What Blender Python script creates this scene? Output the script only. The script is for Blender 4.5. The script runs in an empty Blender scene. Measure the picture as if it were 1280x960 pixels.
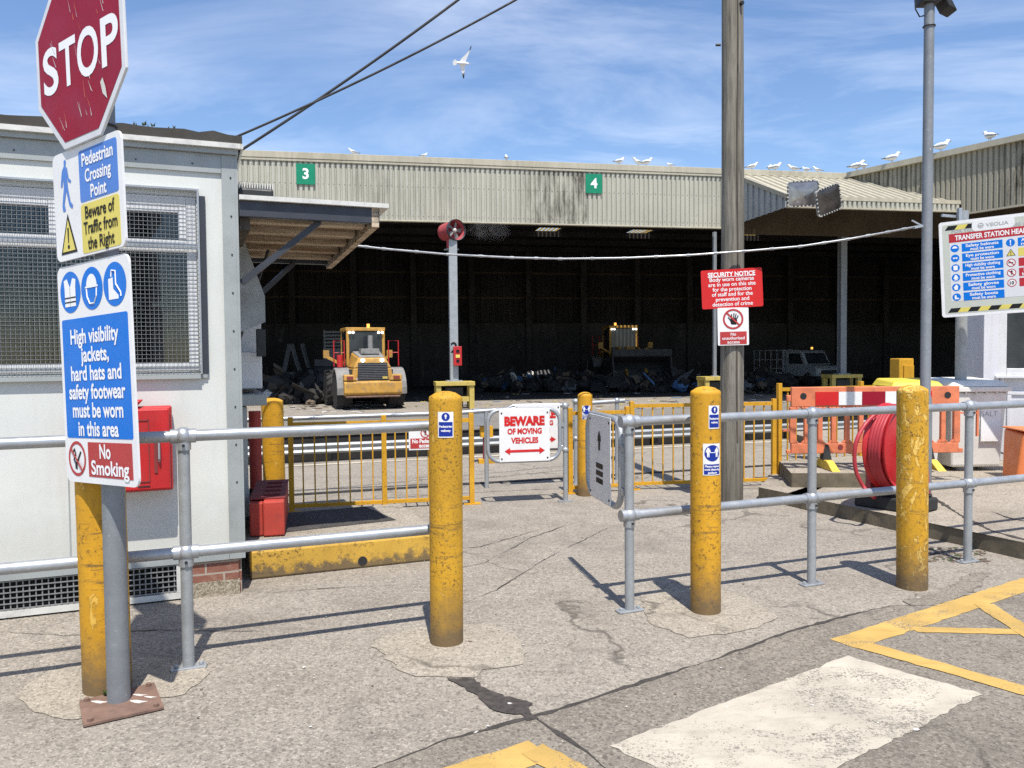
import bpy, bmesh, math, random
from mathutils import Vector, Matrix
R = math.radians
sc = bpy.context.scene
COL = sc.collection
rnd = random.Random(7)

# ------------------------------------------------------------------ camera, sky, sun, exposure
CAM_H, FPX = 1.58, 1000.0            # eye height (m), focal length in pixels of the 1280 px wide photograph
PITCH, ROLL = R(2.12), R(0.5)
Fv = Vector((0, math.cos(PITCH), -math.sin(PITCH)))
U0 = Vector((0, math.sin(PITCH), math.cos(PITCH)))
R0 = Vector((1, 0, 0))
Rv = R0 * math.cos(ROLL) - U0 * math.sin(ROLL)
Uv = U0 * math.cos(ROLL) + R0 * math.sin(ROLL)
cam = bpy.data.cameras.new('camera')
cam.sensor_width = 36.0
cam.lens = 36.0 * FPX / 1280.0
cam.clip_start, cam.clip_end = 0.05, 3000
camo = bpy.data.objects.new('camera', cam)
COL.objects.link(camo)
mw = Matrix((Rv, Uv, -Fv)).transposed().to_4x4()
mw.translation = (0, 0, CAM_H)
camo.matrix_world = mw
sc.camera = camo

SUN_EL, SUN_AZ = R(64.5), R(169)     # azimuth clockwise from +Y: behind the camera, a little to its right
world = bpy.data.worlds.new('World')
sc.world = world
world.use_nodes = True
wt = world.node_tree
wt.nodes.clear()
wo = wt.nodes.new('ShaderNodeOutputWorld')
bg = wt.nodes.new('ShaderNodeBackground')
sky = wt.nodes.new('ShaderNodeTexSky')
sky.sky_type = 'NISHITA'
sky.sun_disc = False
sky.sun_elevation, sky.sun_rotation = SUN_EL, SUN_AZ
sky.altitude = 0
sky.air_density, sky.dust_density, sky.ozone_density = 1.0, 0.3, 3.4
bg.inputs['Strength'].default_value = 0.138
# thin wind-drawn cirrus, laid out over the sky dome by direction
tc = wt.nodes.new('ShaderNodeTexCoord')
sep = wt.nodes.new('ShaderNodeSeparateXYZ')
wt.links.new(tc.outputs['Generated'], sep.inputs[0])
def wmath(op, a, b=None):
    n = wt.nodes.new('ShaderNodeMath'); n.operation = op
    for i, v in enumerate((a, b)):
        if v is None: continue
        if hasattr(v, 'links'): wt.links.new(v, n.inputs[i])
        else: n.inputs[i].default_value = v
    return n.outputs[0]
zz = wmath('MAXIMUM', wmath('ADD', sep.outputs[2], 0.12), 0.05)
cx_, cy_ = wmath('DIVIDE', sep.outputs[0], zz), wmath('DIVIDE', sep.outputs[1], zz)
cmb = wt.nodes.new('ShaderNodeCombineXYZ')
wt.links.new(cx_, cmb.inputs[0]); wt.links.new(cy_, cmb.inputs[1])
mp = wt.nodes.new('ShaderNodeMapping')
mp.inputs['Rotation'].default_value = (0, 0, R(52))
mp.inputs['Scale'].default_value = (0.75, 1.35, 1)
wt.links.new(cmb.outputs[0], mp.inputs[0])
nz = wt.nodes.new('ShaderNodeTexNoise')
nz.inputs['Scale'].default_value = 1.25; nz.inputs['Detail'].default_value = 9
nz.inputs['Roughness'].default_value = 0.62; nz.inputs['Distortion'].default_value = 0.5
wt.links.new(mp.outputs[0], nz.inputs['Vector'])
nz2 = wt.nodes.new('ShaderNodeTexNoise')
nz2.inputs['Scale'].default_value = 0.5; nz2.inputs['Detail'].default_value = 3
wt.links.new(cmb.outputs[0], nz2.inputs['Vector'])
mr = wt.nodes.new('ShaderNodeMapRange')
mr.inputs['From Min'].default_value, mr.inputs['From Max'].default_value = 0.43, 0.78
mr.inputs['To Max'].default_value = 0.62
wt.links.new(nz.outputs['Fac'], mr.inputs['Value'])
mr2 = wt.nodes.new('ShaderNodeMapRange')
mr2.inputs['From Min'].default_value, mr2.inputs['From Max'].default_value = 0.36, 0.60
mr2.inputs['To Min'].default_value = 0.16
wt.links.new(nz2.outputs['Fac'], mr2.inputs['Value'])
cl = wmath('MULTIPLY', mr.outputs[0], mr2.outputs[0])
mx = wt.nodes.new('ShaderNodeMixRGB')
mx.inputs[2].default_value = (7.0, 7.4, 8.2, 1)
hs = wt.nodes.new('ShaderNodeHueSaturation'); hs.inputs['Saturation'].default_value = 1.06; hs.inputs['Hue'].default_value = 0.504
wt.links.new(sky.outputs[0], hs.inputs['Color'])
wt.links.new(cl, mx.inputs[0]); wt.links.new(hs.outputs[0], mx.inputs[1])
wt.links.new(mx.outputs[0], bg.inputs[0]); wt.links.new(bg.outputs[0], wo.inputs[0])

sun = bpy.data.lights.new('sun', 'SUN')
sun.energy, sun.angle, sun.color = 5.0, R(0.53), (1.0, 0.95, 0.87)
suno = bpy.data.objects.new('sun', sun)
COL.objects.link(suno)
SUN_DIR = Vector((math.sin(SUN_AZ) * math.cos(SUN_EL), math.cos(SUN_AZ) * math.cos(SUN_EL), math.sin(SUN_EL)))
suno.rotation_euler = SUN_DIR.to_track_quat('Z', 'Y').to_euler()
suno.location = SUN_DIR * 60
vs = sc.view_settings
vs.view_transform, vs.look, vs.exposure, vs.gamma, vs.use_curve_mapping = 'Standard', 'None', 0.38, 1.0, False
sc.render.engine = 'CYCLES'
sc.cycles.use_denoising = False
sc.cycles.max_bounces = 6
sc.cycles.volume_bounces = 1

# ------------------------------------------------------------------ survey helpers: a photograph pixel -> a point of the yard
def ray(px, py):
    d = Fv + Rv * ((px - 640) / FPX) + Uv * ((480 - py) / FPX)
    return Vector((0, 0, CAM_H)), d
def G(px, py, z=0.0):                 # where the sight line meets the level z
    o, d = ray(px, py)
    return o + d * ((z - o.z) / d.z)
def P(px, py, Y):                     # where the sight line is Y metres in front
    o, d = ray(px, py)
    return o + d * (Y / d.y)
def to_local(p, loc, a):
    q = Vector(p) - Vector(loc)
    return Vector((q.x * math.cos(a) + q.y * math.sin(a), -q.x * math.sin(a) + q.y * math.cos(a), q.z))
def on_plane(px, py, loc, a, t):      # local (s, z) where the sight line meets the plane local y = t of a frame
    o, d = ray(px, py)
    nrm = Vector((-math.sin(a), math.cos(a), 0))
    k = (nrm.dot(Vector(loc)) + t - nrm.dot(o)) / nrm.dot(d)
    q = to_local(o + d * k, loc, a)
    return q.x, q.z

# ------------------------------------------------------------------ materials
MATS = {}
class NT:
    def __init__(s, name):
        s.m = bpy.data.materials.new(name); s.m.use_nodes = True
        s.t = s.m.node_tree; s.b = s.t.nodes['Principled BSDF']
        tcn = s.t.nodes.new('ShaderNodeTexCoord'); oi = s.t.nodes.new('ShaderNodeObjectInfo')
        va = s.t.nodes.new('ShaderNodeVectorMath'); va.operation = 'ADD'
        vm = s.t.nodes.new('ShaderNodeVectorMath'); vm.operation = 'SCALE'
        cb = s.t.nodes.new('ShaderNodeCombineXYZ')
        for i in range(3): s.t.links.new(oi.outputs['Random'], cb.inputs[i])
        s.t.links.new(cb.outputs[0], vm.inputs[0]); vm.inputs['Scale'].default_value = 17.0
        s.t.links.new(tcn.outputs['Object'], va.inputs[0]); s.t.links.new(vm.outputs[0], va.inputs[1])
        s.obj = tcn.outputs['Object']; s.vec = va.outputs[0]
    def put(s, sock, v):
        if hasattr(v, 'links'): s.t.links.new(v, sock)
        elif isinstance(v, (tuple, list)): sock.default_value = tuple(v) + ((1,) if len(v) == 3 and len(sock.default_value) == 4 else ())
        else: sock.default_value = v
    def noise(s, scale, detail=4, rough=.55, stretch=None, dist=0, vec=None):
        n = s.t.nodes.new('ShaderNodeTexNoise'); v = vec or s.vec
        if stretch:
            q = s.t.nodes.new('ShaderNodeMapping'); q.inputs['Scale'].default_value = stretch
            s.t.links.new(v, q.inputs[0]); v = q.outputs[0]
        s.t.links.new(v, n.inputs['Vector'])
        n.inputs['Scale'].default_value, n.inputs['Detail'].default_value = scale, detail
        n.inputs['Roughness'].default_value, n.inputs['Distortion'].default_value = rough, dist
        return n.outputs['Fac']
    def voro(s, scale, feature='F1', out='Distance', vec=None):
        n = s.t.nodes.new('ShaderNodeTexVoronoi'); n.feature = feature
        s.t.links.new(vec or s.vec, n.inputs['Vector']); n.inputs['Scale'].default_value = scale
        return n.outputs[out]
    def rng(s, v, a, b, c=0., d=1.):
        n = s.t.nodes.new('ShaderNodeMapRange'); s.t.links.new(v, n.inputs['Value'])
        for k, q in zip(('From Min', 'From Max', 'To Min', 'To Max'), (a, b, c, d)): n.inputs[k].default_value = q
        return n.outputs[0]
    def mix(s, f, a, b, mode='MIX'):
        n = s.t.nodes.new('ShaderNodeMixRGB'); n.blend_type = mode
        s.put(n.inputs[0], f); s.put(n.inputs[1], a); s.put(n.inputs[2], b)
        return n.outputs[0]
    def math(s, op, a, b=0.):
        n = s.t.nodes.new('ShaderNodeMath'); n.operation = op; s.put(n.inputs[0], a); s.put(n.inputs[1], b)
        return n.outputs[0]
    def axis(s, i):
        n = s.t.nodes.new('ShaderNodeSeparateXYZ'); s.t.links.new(s.obj, n.inputs[0]); return n.outputs[i]
    def bump(s, h, strength=.3, dist=.01):
        n = s.t.nodes.new('ShaderNodeBump'); n.inputs['Strength'].default_value = strength; n.inputs['Distance'].default_value = dist
        s.t.links.new(h, n.inputs['Height']); s.t.links.new(n.outputs[0], s.b.inputs['Normal'])
    def done(s, col, rough=.6, metal=0., spec=None):
        s.put(s.b.inputs['Base Color'], col); s.put(s.b.inputs['Roughness'], rough); s.put(s.b.inputs['Metallic'], metal)
        if spec is not None: s.b.inputs['Specular IOR Level'].default_value = spec
        return s.m
def dk(c, k): return tuple(min(1, x * k) for x in c)
def M(name, col=None, rough=.55, metal=0., var=.18, vs_=7, grime=.0, gcol=(.05, .045, .04), bump=0., spec=None):
    """a plain surface with uneven tone, scuffs and dirt"""
    if name in MATS: return MATS[name]
    n = NT(name)
    c = n.mix(n.rng(n.noise(vs_, 6, .6), .3, .7), dk(col, 1 - var), dk(col, 1 + var * .6))
    if grime: c = n.mix(n.rng(n.noise(vs_ * 2.3, 8, .68), .5, .72, 0, grime), c, gcol)
    if bump: n.bump(n.noise(vs_ * 9, 4), bump, .006)
    MATS[name] = n.done(c, n.rng(n.noise(vs_ * 1.7, 4), .3, .7, max(.05, rough - .1), min(1, rough + .12)), metal, spec)
    return MATS[name]

def mat_ground(name, base, light, dark, patch):
    n = NT(name)
    big = n.rng(n.noise(.45, 5, .6), .32, .68)
    mid = n.rng(n.noise(2.6, 6, .65, dist=.6), .35, .7)
    c = n.mix(big, base, patch)
    c = n.mix(n.math('MULTIPLY', mid, .6), c, light)
    c = n.mix(n.rng(n.noise(5.5, 7, .7), .52, .75, 0, .42), c, dark)            # grime blotches
    ag = n.voro(75, out='Color')
    agv = n.t.nodes.new('ShaderNodeSeparateColor'); n.t.links.new(ag, agv.inputs[0])
    c = n.mix(n.rng(agv.outputs[0], .62, 1, 0, .55), c, dk(light, 1.25))        # light stones
    c = n.mix(n.rng(agv.outputs[1], .62, 1, 0, .6), c, dk(dark, .8))            # dark stones
    fine = n.noise(140, 3, .6)
    c = n.mix(n.rng(fine, .44, .66, 0, .5), c, dk(dark, .6))
    spk = n.voro(13, out='Distance')
    c = n.mix(n.rng(spk, .04, .07, .6, 0.), c, (.55, .52, .46))
    sp2 = n.voro(31); c = n.mix(n.rng(sp2, .10, .16, .5, 0.), c, dk(light, 1.45)); sp3 = n.voro(23, vec=n.obj); c = n.mix(n.rng(sp3, .09, .14, .65, 0.), c, dk(dark, .55))
    c = n.mix(n.rng(n.noise(.95, 7, .66, dist=.8), .53, .74, 0, .55), c, dk(dark, .95))
    c = n.mix(n.rng(n.noise(2.2, 6, .7, (.35, 1.6, 1), .5), .56, .72, 0, .38), c, dk(dark, .8))               # scattered pale specks
    cr = n.voro(.55, 'DISTANCE_TO_EDGE', vec=n.t.nodes.new('ShaderNodeVectorMath').outputs[0]) if False else None
    wv = n.t.nodes.new('ShaderNodeVectorMath'); wv.operation = 'ADD'
    wn = n.t.nodes.new('ShaderNodeTexNoise'); wn.inputs['Scale'].default_value = 1.6; wn.inputs['Detail'].default_value = 5
    n.t.links.new(n.vec, wn.inputs['Vector']); n.t.links.new(n.vec, wv.inputs[0]); n.t.links.new(wn.outputs['Color'], wv.inputs[1])
    crk = n.voro(.42, 'DISTANCE_TO_EDGE', vec=wv.outputs[0])
    c = n.mix(n.math('MULTIPLY', n.rng(crk, .0, .011, .75, 0), n.rng(n.noise(.8, 2), .45, .6)), c, dk(dark, .45))
    h = n.math('ADD', n.math('MULTIPLY', fine, .8), n.math('MULTIPLY', n.noise(38, 4), 1.0))
    n.bump(h, .6, .014)
    return n.done(c, .88, 0, .25)
MATS['concrete'] = mat_ground('concrete', (.325, .287, .238), (.41, .367, .308), (.14, .122, .102), (.268, .238, .199))
MATS['tarmac'] = mat_ground('tarmac', (.25, .218, .178), (.32, .283, .232), (.10, .087, .072), (.205, .181, .15))
MATS['pale_concrete'] = mat_ground('pale_concrete', (.365, .322, .26), (.445, .397, .325), (.17, .145, .115), (.345, .305, .245))
MATS['dark_tarmac'] = mat_ground('dark_tarmac', (.075, .07, .066), (.10, .095, .09), (.03, .028, .026), (.06, .057, .055))
MATS['yard_dirt'] = mat_ground('yard_dirt', (.24, .22, .19), (.31, .285, .245), (.09, .08, .07), (.19, .175, .15))

def mat_damp(name, col, a=.9):
    n = NT(name)
    return n.done(n.mix(n.rng(n.noise(30, 6, .7), .4, .65), dk(col, .7), dk(col, 1.5)), .75)
MATS['damp'] = mat_damp('damp', (.05, .042, .036))
MATS['joint'] = mat_damp('joint', (.045, .039, .033))

def mat_marking(name, col, under, wear):
    n = NT(name)
    area = n.rng(n.noise(2.4, 6, .65, dist=.6), .40, .68)                        # where tyres have rubbed most
    grit = n.noise(95, 5, .7); thr = n.math('SUBTRACT', .70, n.math('MULTIPLY', area, .24))
    w = n.rng(n.math('SUBTRACT', grit, thr), -.015, .03)
    sc_ = n.math('MULTIPLY', n.rng(n.noise(9, 8, .74, (1, 6, 1), .3), .56, .63), n.rng(area, .25, .8))
    big = n.rng(n.noise(7, 9, .78, dist=.6), .62, .655)
    w = n.math('MULTIPLY', n.math('MAXIMUM', n.math('MAXIMUM', w, sc_), big), wear)
    c = n.mix(n.rng(n.noise(3, 6), .3, .7), dk(col, .80), dk(col, 1.06))
    c = n.mix(n.rng(n.noise(4.5, 8, .7, (1, 2.5, 1)), .48, .74, 0, .5), c, dk(col, .5))   # tyre dirt
    u = n.mix(n.rng(n.noise(120, 3), .4, .65), dk(under, .6), dk(under, 1.25))
    n.bump(n.math('ADD', n.noise(120, 4), n.math('MULTIPLY', w, -.5)), .4, .006)
    return n.done(n.mix(w, c, u), .85, 0, .2)
MATS['road_white'] = mat_marking('road_white', (.50, .45, .365), (.20, .178, .15), .9)
MATS['road_yellow'] = mat_marking('road_yellow', (.52, .34, .105), (.20, .178, .15), .9)

def mat_yellow(name, col=(.59, .30, .016), peel=.5, chips=1., foot=.32, fs=38, th=.60, ps=13):
    n = NT(name); z = n.axis(2)
    c = n.mix(n.rng(n.noise(4, 6, .6, (1, 1, .5)), .3, .7), dk(col, .78), dk(col, 1.12))
    pl = n.rng(n.noise(ps, 10, .72, (1, 1, .6), .9), th, th + .02)
    c = n.mix(n.math('MULTIPLY', pl, peel), c, (.80, .52, .12))                 # flaked to the older pale coat
    ed = n.math('SUBTRACT', n.rng(n.noise(ps, 10, .72, (1, 1, .6), .9), th - .014, th), pl)
    c = n.mix(n.math('MULTIPLY', ed, peel), c, (.10, .05, .015))                # dark rim round each flake
    c = n.mix(n.math('MULTIPLY', n.math('MULTIPLY', n.rng(n.noise(fs, 8, .72), .535, .62), n.rng(n.noise(3.1, 5, .6), .38, .58)), .9 * chips), c, (.10, .055, .02))
    c = n.mix(n.rng(n.noise(11, 6, .7, (1, 1, .12)), .58, .74, 0, .5), c, dk(col, .5))
    c = n.mix(n.math('MULTIPLY', n.rng(n.noise(2.3, 5, .6, (1, 1, .35)), .52, .75), .45), c, (.30, .17, .03))
    sb = n.math('MULTIPLY', n.rng(n.noise(5, 8, .75, (.8, .8, 9)), .55, .63), n.math('MULTIPLY', n.rng(z, .30, .5), n.rng(z, .78, .95, 1, 0)))
    c = n.mix(n.math('MULTIPLY', sb, .75 * min(1, chips)), c, (.12, .075, .035))
    ft = n.rng(n.math('ADD', z, n.math('MULTIPLY', n.noise(14, 6, .7), -.34)), -.12, foot - .17, 1, 0)
    c = n.mix(n.math('MULTIPLY', ft, .85), c, (.10, .078, .055))                # splash dirt round the foot
    n.bump(n.math('ADD', n.noise(38, 6, .7), n.math('MULTIPLY', pl, 1.5)), .35, .004)
    return n.done(c, .62, 0, .35)
MATS['yellow_paint'] = mat_yellow('yellow_paint')
MATS['yellow_peeling'] = mat_yellow('yellow_peeling', (.57, .305, .02), .9, 1.1, .36, 44, .535)
MATS['yellow_speckled'] = mat_yellow('yellow_speckled', (.57, .305, .02), .5, 1.2, .36, 75, .615)
MATS['yellow_speckled'].name = 'yellow_speckled'
MATS['yellow_bar'] = mat_yellow('yellow_bar', (.60, .315, .018), .2, .5, .05)
MATS['kerb_yellow'] = mat_yellow('kerb_yellow', (.55, .33, .05), .6, 1.3, .1)

def mat_galv(name, col=(.42, .44, .46), metal=.55, rough=.42):
    n = NT(name)
    sp = n.voro(26, out='Color'); sx = n.t.nodes.new('ShaderNodeSeparateColor'); n.t.links.new(sp, sx.inputs[0])
    c = n.mix(n.rng(sx.outputs[0], 0, 1), dk(col, .95), dk(col, 1.05))
    c = n.mix(n.rng(n.noise(60, 4), .3, .7, 0, .5), c, dk(col, .8))
    c = n.mix(n.rng(n.noise(5, 7, .65), .45, .75, 0, .55), c, dk(col, .62))
    c = n.mix(n.rng(n.noise(34, 7, .7), .63, .70, 0, .8), c, (.60, .60, .58))
    c = n.mix(n.rng(n.noise(22, 7, .7), .66, .72, 0, .7), c, (.16, .12, .09))
    return n.done(c, n.rng(n.noise(8, 4), .3, .7, rough - .1, rough + .15), metal)
MATS['galvanised'] = mat_galv('galvanised')
MATS['galv_dull'] = mat_galv('galv_dull', (.36, .38, .39), .35, .55)
MATS['galv_pole'] = mat_galv('galv_pole', (.24, .255, .27), .35, .55)

def mat_cladding(name, col, dirt, amount, regr=(.54, .66), band=None):
    n = NT(name)
    c = n.mix(n.rng(n.noise(.6, 4), .3, .7), dk(col, .86), dk(col, 1.06))
    c = n.mix(n.rng(n.noise(7, 5, .6, (1, 1, .04)), .35, .7, 0, .45), c, dk(col, .62))
    reg = n.rng(n.noise(.33, 3, .5, (1, 1, .1)), *regr)
    if band: reg = n.math('MAXIMUM', n.math('MULTIPLY', reg, .5), n.math('MULTIPLY', n.rng(n.axis(0), band[0], band[0] + .8), n.rng(n.axis(0), band[1], band[1] + .1, 1, 0)))
    st = n.rng(n.noise(5.5, 7, .7, (1, 1, .22)), .42, .66)
    c = n.mix(n.math('MULTIPLY', n.math('MULTIPLY', reg, st), amount), c, dirt)
    c = n.mix(n.rng(n.noise(16, 6, .7), .62, .70, 0, .5), c, dk(dirt, .8))
    return n.done(c, .7, 0, .3)
MATS['cladding'] = mat_cladding('cladding', (.44, .43, .36), (.07, .062, .045), .95, (.54, .66), (.1, 2.42))
MATS['cladding_dirty'] = mat_cladding('cladding_dirty', (.36, .335, .26), (.05, .044, .03), 1., (.38, .52))
MATS['cladding_roof'] = mat_cladding('cladding_roof', (.46, .425, .33), (.2, .17, .11), .5)

def mat_wood(name, a, b, stretch, scale=10):
    n = NT(name)
    g = n.noise(scale, 8, .68, stretch, .3)
    c = n.mix(n.rng(g, .32, .68), a, b)
    c = n.mix(n.rng(n.noise(scale * 3, 6, .6, stretch), .60, .70, 0, .85), c, dk(a, .3))
    c = n.mix(n.rng(n.noise(1.6, 4, .6, (1, 1, .5)), .5, .75, 0, .5), c, dk(a, .5))
    n.bump(g, .5, .01)
    return n.done(c, .85, 0, .2)
MATS['pole_wood'] = mat_wood('pole_wood', (.10, .09, .073), (.28, .258, .215), (1, 1, .045), 34)
MATS['awning_wood'] = mat_wood('awning_wood', (.22, .13, .065), (.66, .56, .42), (.06, 1, 1), 16)
MATS['dark_wood'] = mat_wood('dark_wood', (.06, .05, .04), (.13, .11, .09), (1, 1, .1), 12)

def mat_wall(name, col):
    n = NT(name)
    c = n.mix(n.rng(n.noise(1.1, 5, .6), .3, .7), dk(col, .93), dk(col, 1.04))
    c = n.mix(n.rng(n.noise(6, 7, .65, (1, 1, .12)), .52, .75, 0, .22), c, (.30, .28, .24))
    c = n.mix(n.rng(n.noise(26, 6, .7), .68, .74, 0, .6), c, (.28, .22, .16))
    z = n.axis(2)
    low = n.rng(n.math('ADD', z, n.math('MULTIPLY', n.noise(7, 6, .7), -.5)), .05, .55, .35, 0)
    return n.done(n.mix(low, c, (.33, .30, .25)), .5, 0, .4)
MATS['cabin_wall'] = mat_wall('cabin_wall', (.60, .615, .58))
MATS['white_hut'] = mat_wall('white_hut', (.66, .66, .70))
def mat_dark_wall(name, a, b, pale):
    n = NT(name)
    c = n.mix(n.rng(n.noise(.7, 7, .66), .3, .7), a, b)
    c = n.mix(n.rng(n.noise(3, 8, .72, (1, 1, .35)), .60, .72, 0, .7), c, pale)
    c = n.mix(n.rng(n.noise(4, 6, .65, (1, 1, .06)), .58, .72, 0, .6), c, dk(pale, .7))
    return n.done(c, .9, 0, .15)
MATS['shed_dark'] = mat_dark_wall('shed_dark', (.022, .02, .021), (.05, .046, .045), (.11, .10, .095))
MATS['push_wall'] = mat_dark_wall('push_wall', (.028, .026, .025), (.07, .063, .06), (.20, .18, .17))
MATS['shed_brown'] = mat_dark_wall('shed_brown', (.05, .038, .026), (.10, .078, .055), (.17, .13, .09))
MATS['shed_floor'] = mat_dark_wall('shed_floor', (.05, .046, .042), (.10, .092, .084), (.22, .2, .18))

def mat_brick(name):
    n = NT(name)
    b = n.t.nodes.new('ShaderNodeTexBrick')
    q = n.t.nodes.new('ShaderNodeMapping'); q.inputs['Rotation'].default_value = (R(90), 0, 0)
    n.t.links.new(n.obj, q.inputs[0]); n.t.links.new(q.outputs[0], b.inputs['Vector'])
    b.inputs['Color1'].default_value = (.26, .105, .07, 1); b.inputs['Color2'].default_value = (.20, .08, .055, 1)
    b.inputs['Mortar'].default_value = (.33, .29, .24, 1); b.inputs['Scale'].default_value = 1
    b.inputs['Brick Width'].default_value, b.inputs['Row Height'].default_value, b.inputs['Mortar Size'].default_value = .225, .075, .006
    c = n.mix(n.rng(n.noise(22, 7, .7), .5, .72, 0, .5), b.outputs['Color'], (.36, .27, .21))
    n.bump(b.outputs['Fac'], -.6, .006)
    return n.done(c, .9)
MATS['brick'] = mat_brick('brick')
def mat_pebble(name):
    n = NT(name)
    v = n.voro(110, out='Color'); d = n.voro(110)
    sx = n.t.nodes.new('ShaderNodeSeparateColor'); n.t.links.new(v, sx.inputs[0])
    c = n.mix(sx.outputs[0], (.14, .11, .07), (.40, .35, .27))
    n.bump(d, -.9, .02)
    return n.done(c, .9)
MATS['pebbledash'] = mat_pebble('pebbledash')
def mat_glass_dark(name, col=(.02, .024, .028)):
    n = NT(name)
    return n.done(n.mix(n.rng(n.noise(2, 5), .4, .7), col, dk(col, 2.2)), .16, 0, .4)
MATS['dark_glass'] = mat_glass_dark('dark_glass')
def mat_glass(name):
    m = bpy.data.materials.new(name); m.use_nodes = True
    t = m.node_tree; t.nodes.clear()
    o = t.nodes.new('ShaderNodeOutputMaterial'); x = t.nodes.new('ShaderNodeMixShader')
    a = t.nodes.new('ShaderNodeBsdfTransparent'); g = t.nodes.new('ShaderNodeBsdfGlossy')
    a.inputs[0].default_value = (.75, .8, .8, 1); g.inputs['Roughness'].default_value = .03
    f = t.nodes.new('ShaderNodeFresnel'); f.inputs['IOR'].default_value = 1.6
    t.links.new(f.outputs[0], x.inputs[0]); t.links.new(a.outputs[0], x.inputs[1]); t.links.new(g.outputs[0], x.inputs[2])
    t.links.new(x.outputs[0], o.inputs[0])
    return m
MATS['clear_glass'] = mat_glass('clear_glass')
def mat_emit(name, col, s):
    n = NT(name); n.b.inputs['Emission Color'].default_value = (*col, 1); n.b.inputs['Emission Strength'].default_value = s
    return n.done(col, .3)
MATS['lamp_lit'] = mat_emit('lamp_lit', (1, .97, .9), 1.6)
MATS['beacon_lit'] = mat_emit('beacon_lit', (1, .45, .08), 1.4)
def mat_trans(name, col):
    n = NT(name); n.b.inputs['Transmission Weight'].default_value = 0
    tr = n.t.nodes.new('ShaderNodeBsdfTranslucent'); tr.inputs[0].default_value = (*col, 1)
    o = [k for k in n.t.nodes if k.type == 'OUTPUT_MATERIAL'][0]; x = n.t.nodes.new('ShaderNodeMixShader'); x.inputs[0].default_value = .7
    n.done(col, .5)
    n.t.links.new(n.b.outputs[0], x.inputs[1]); n.t.links.new(tr.outputs[0], x.inputs[2]); n.t.links.new(x.outputs[0], o.inputs[0])
    return n.m
MATS['skylight'] = mat_trans('skylight', (.60, .50, .28))

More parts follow.
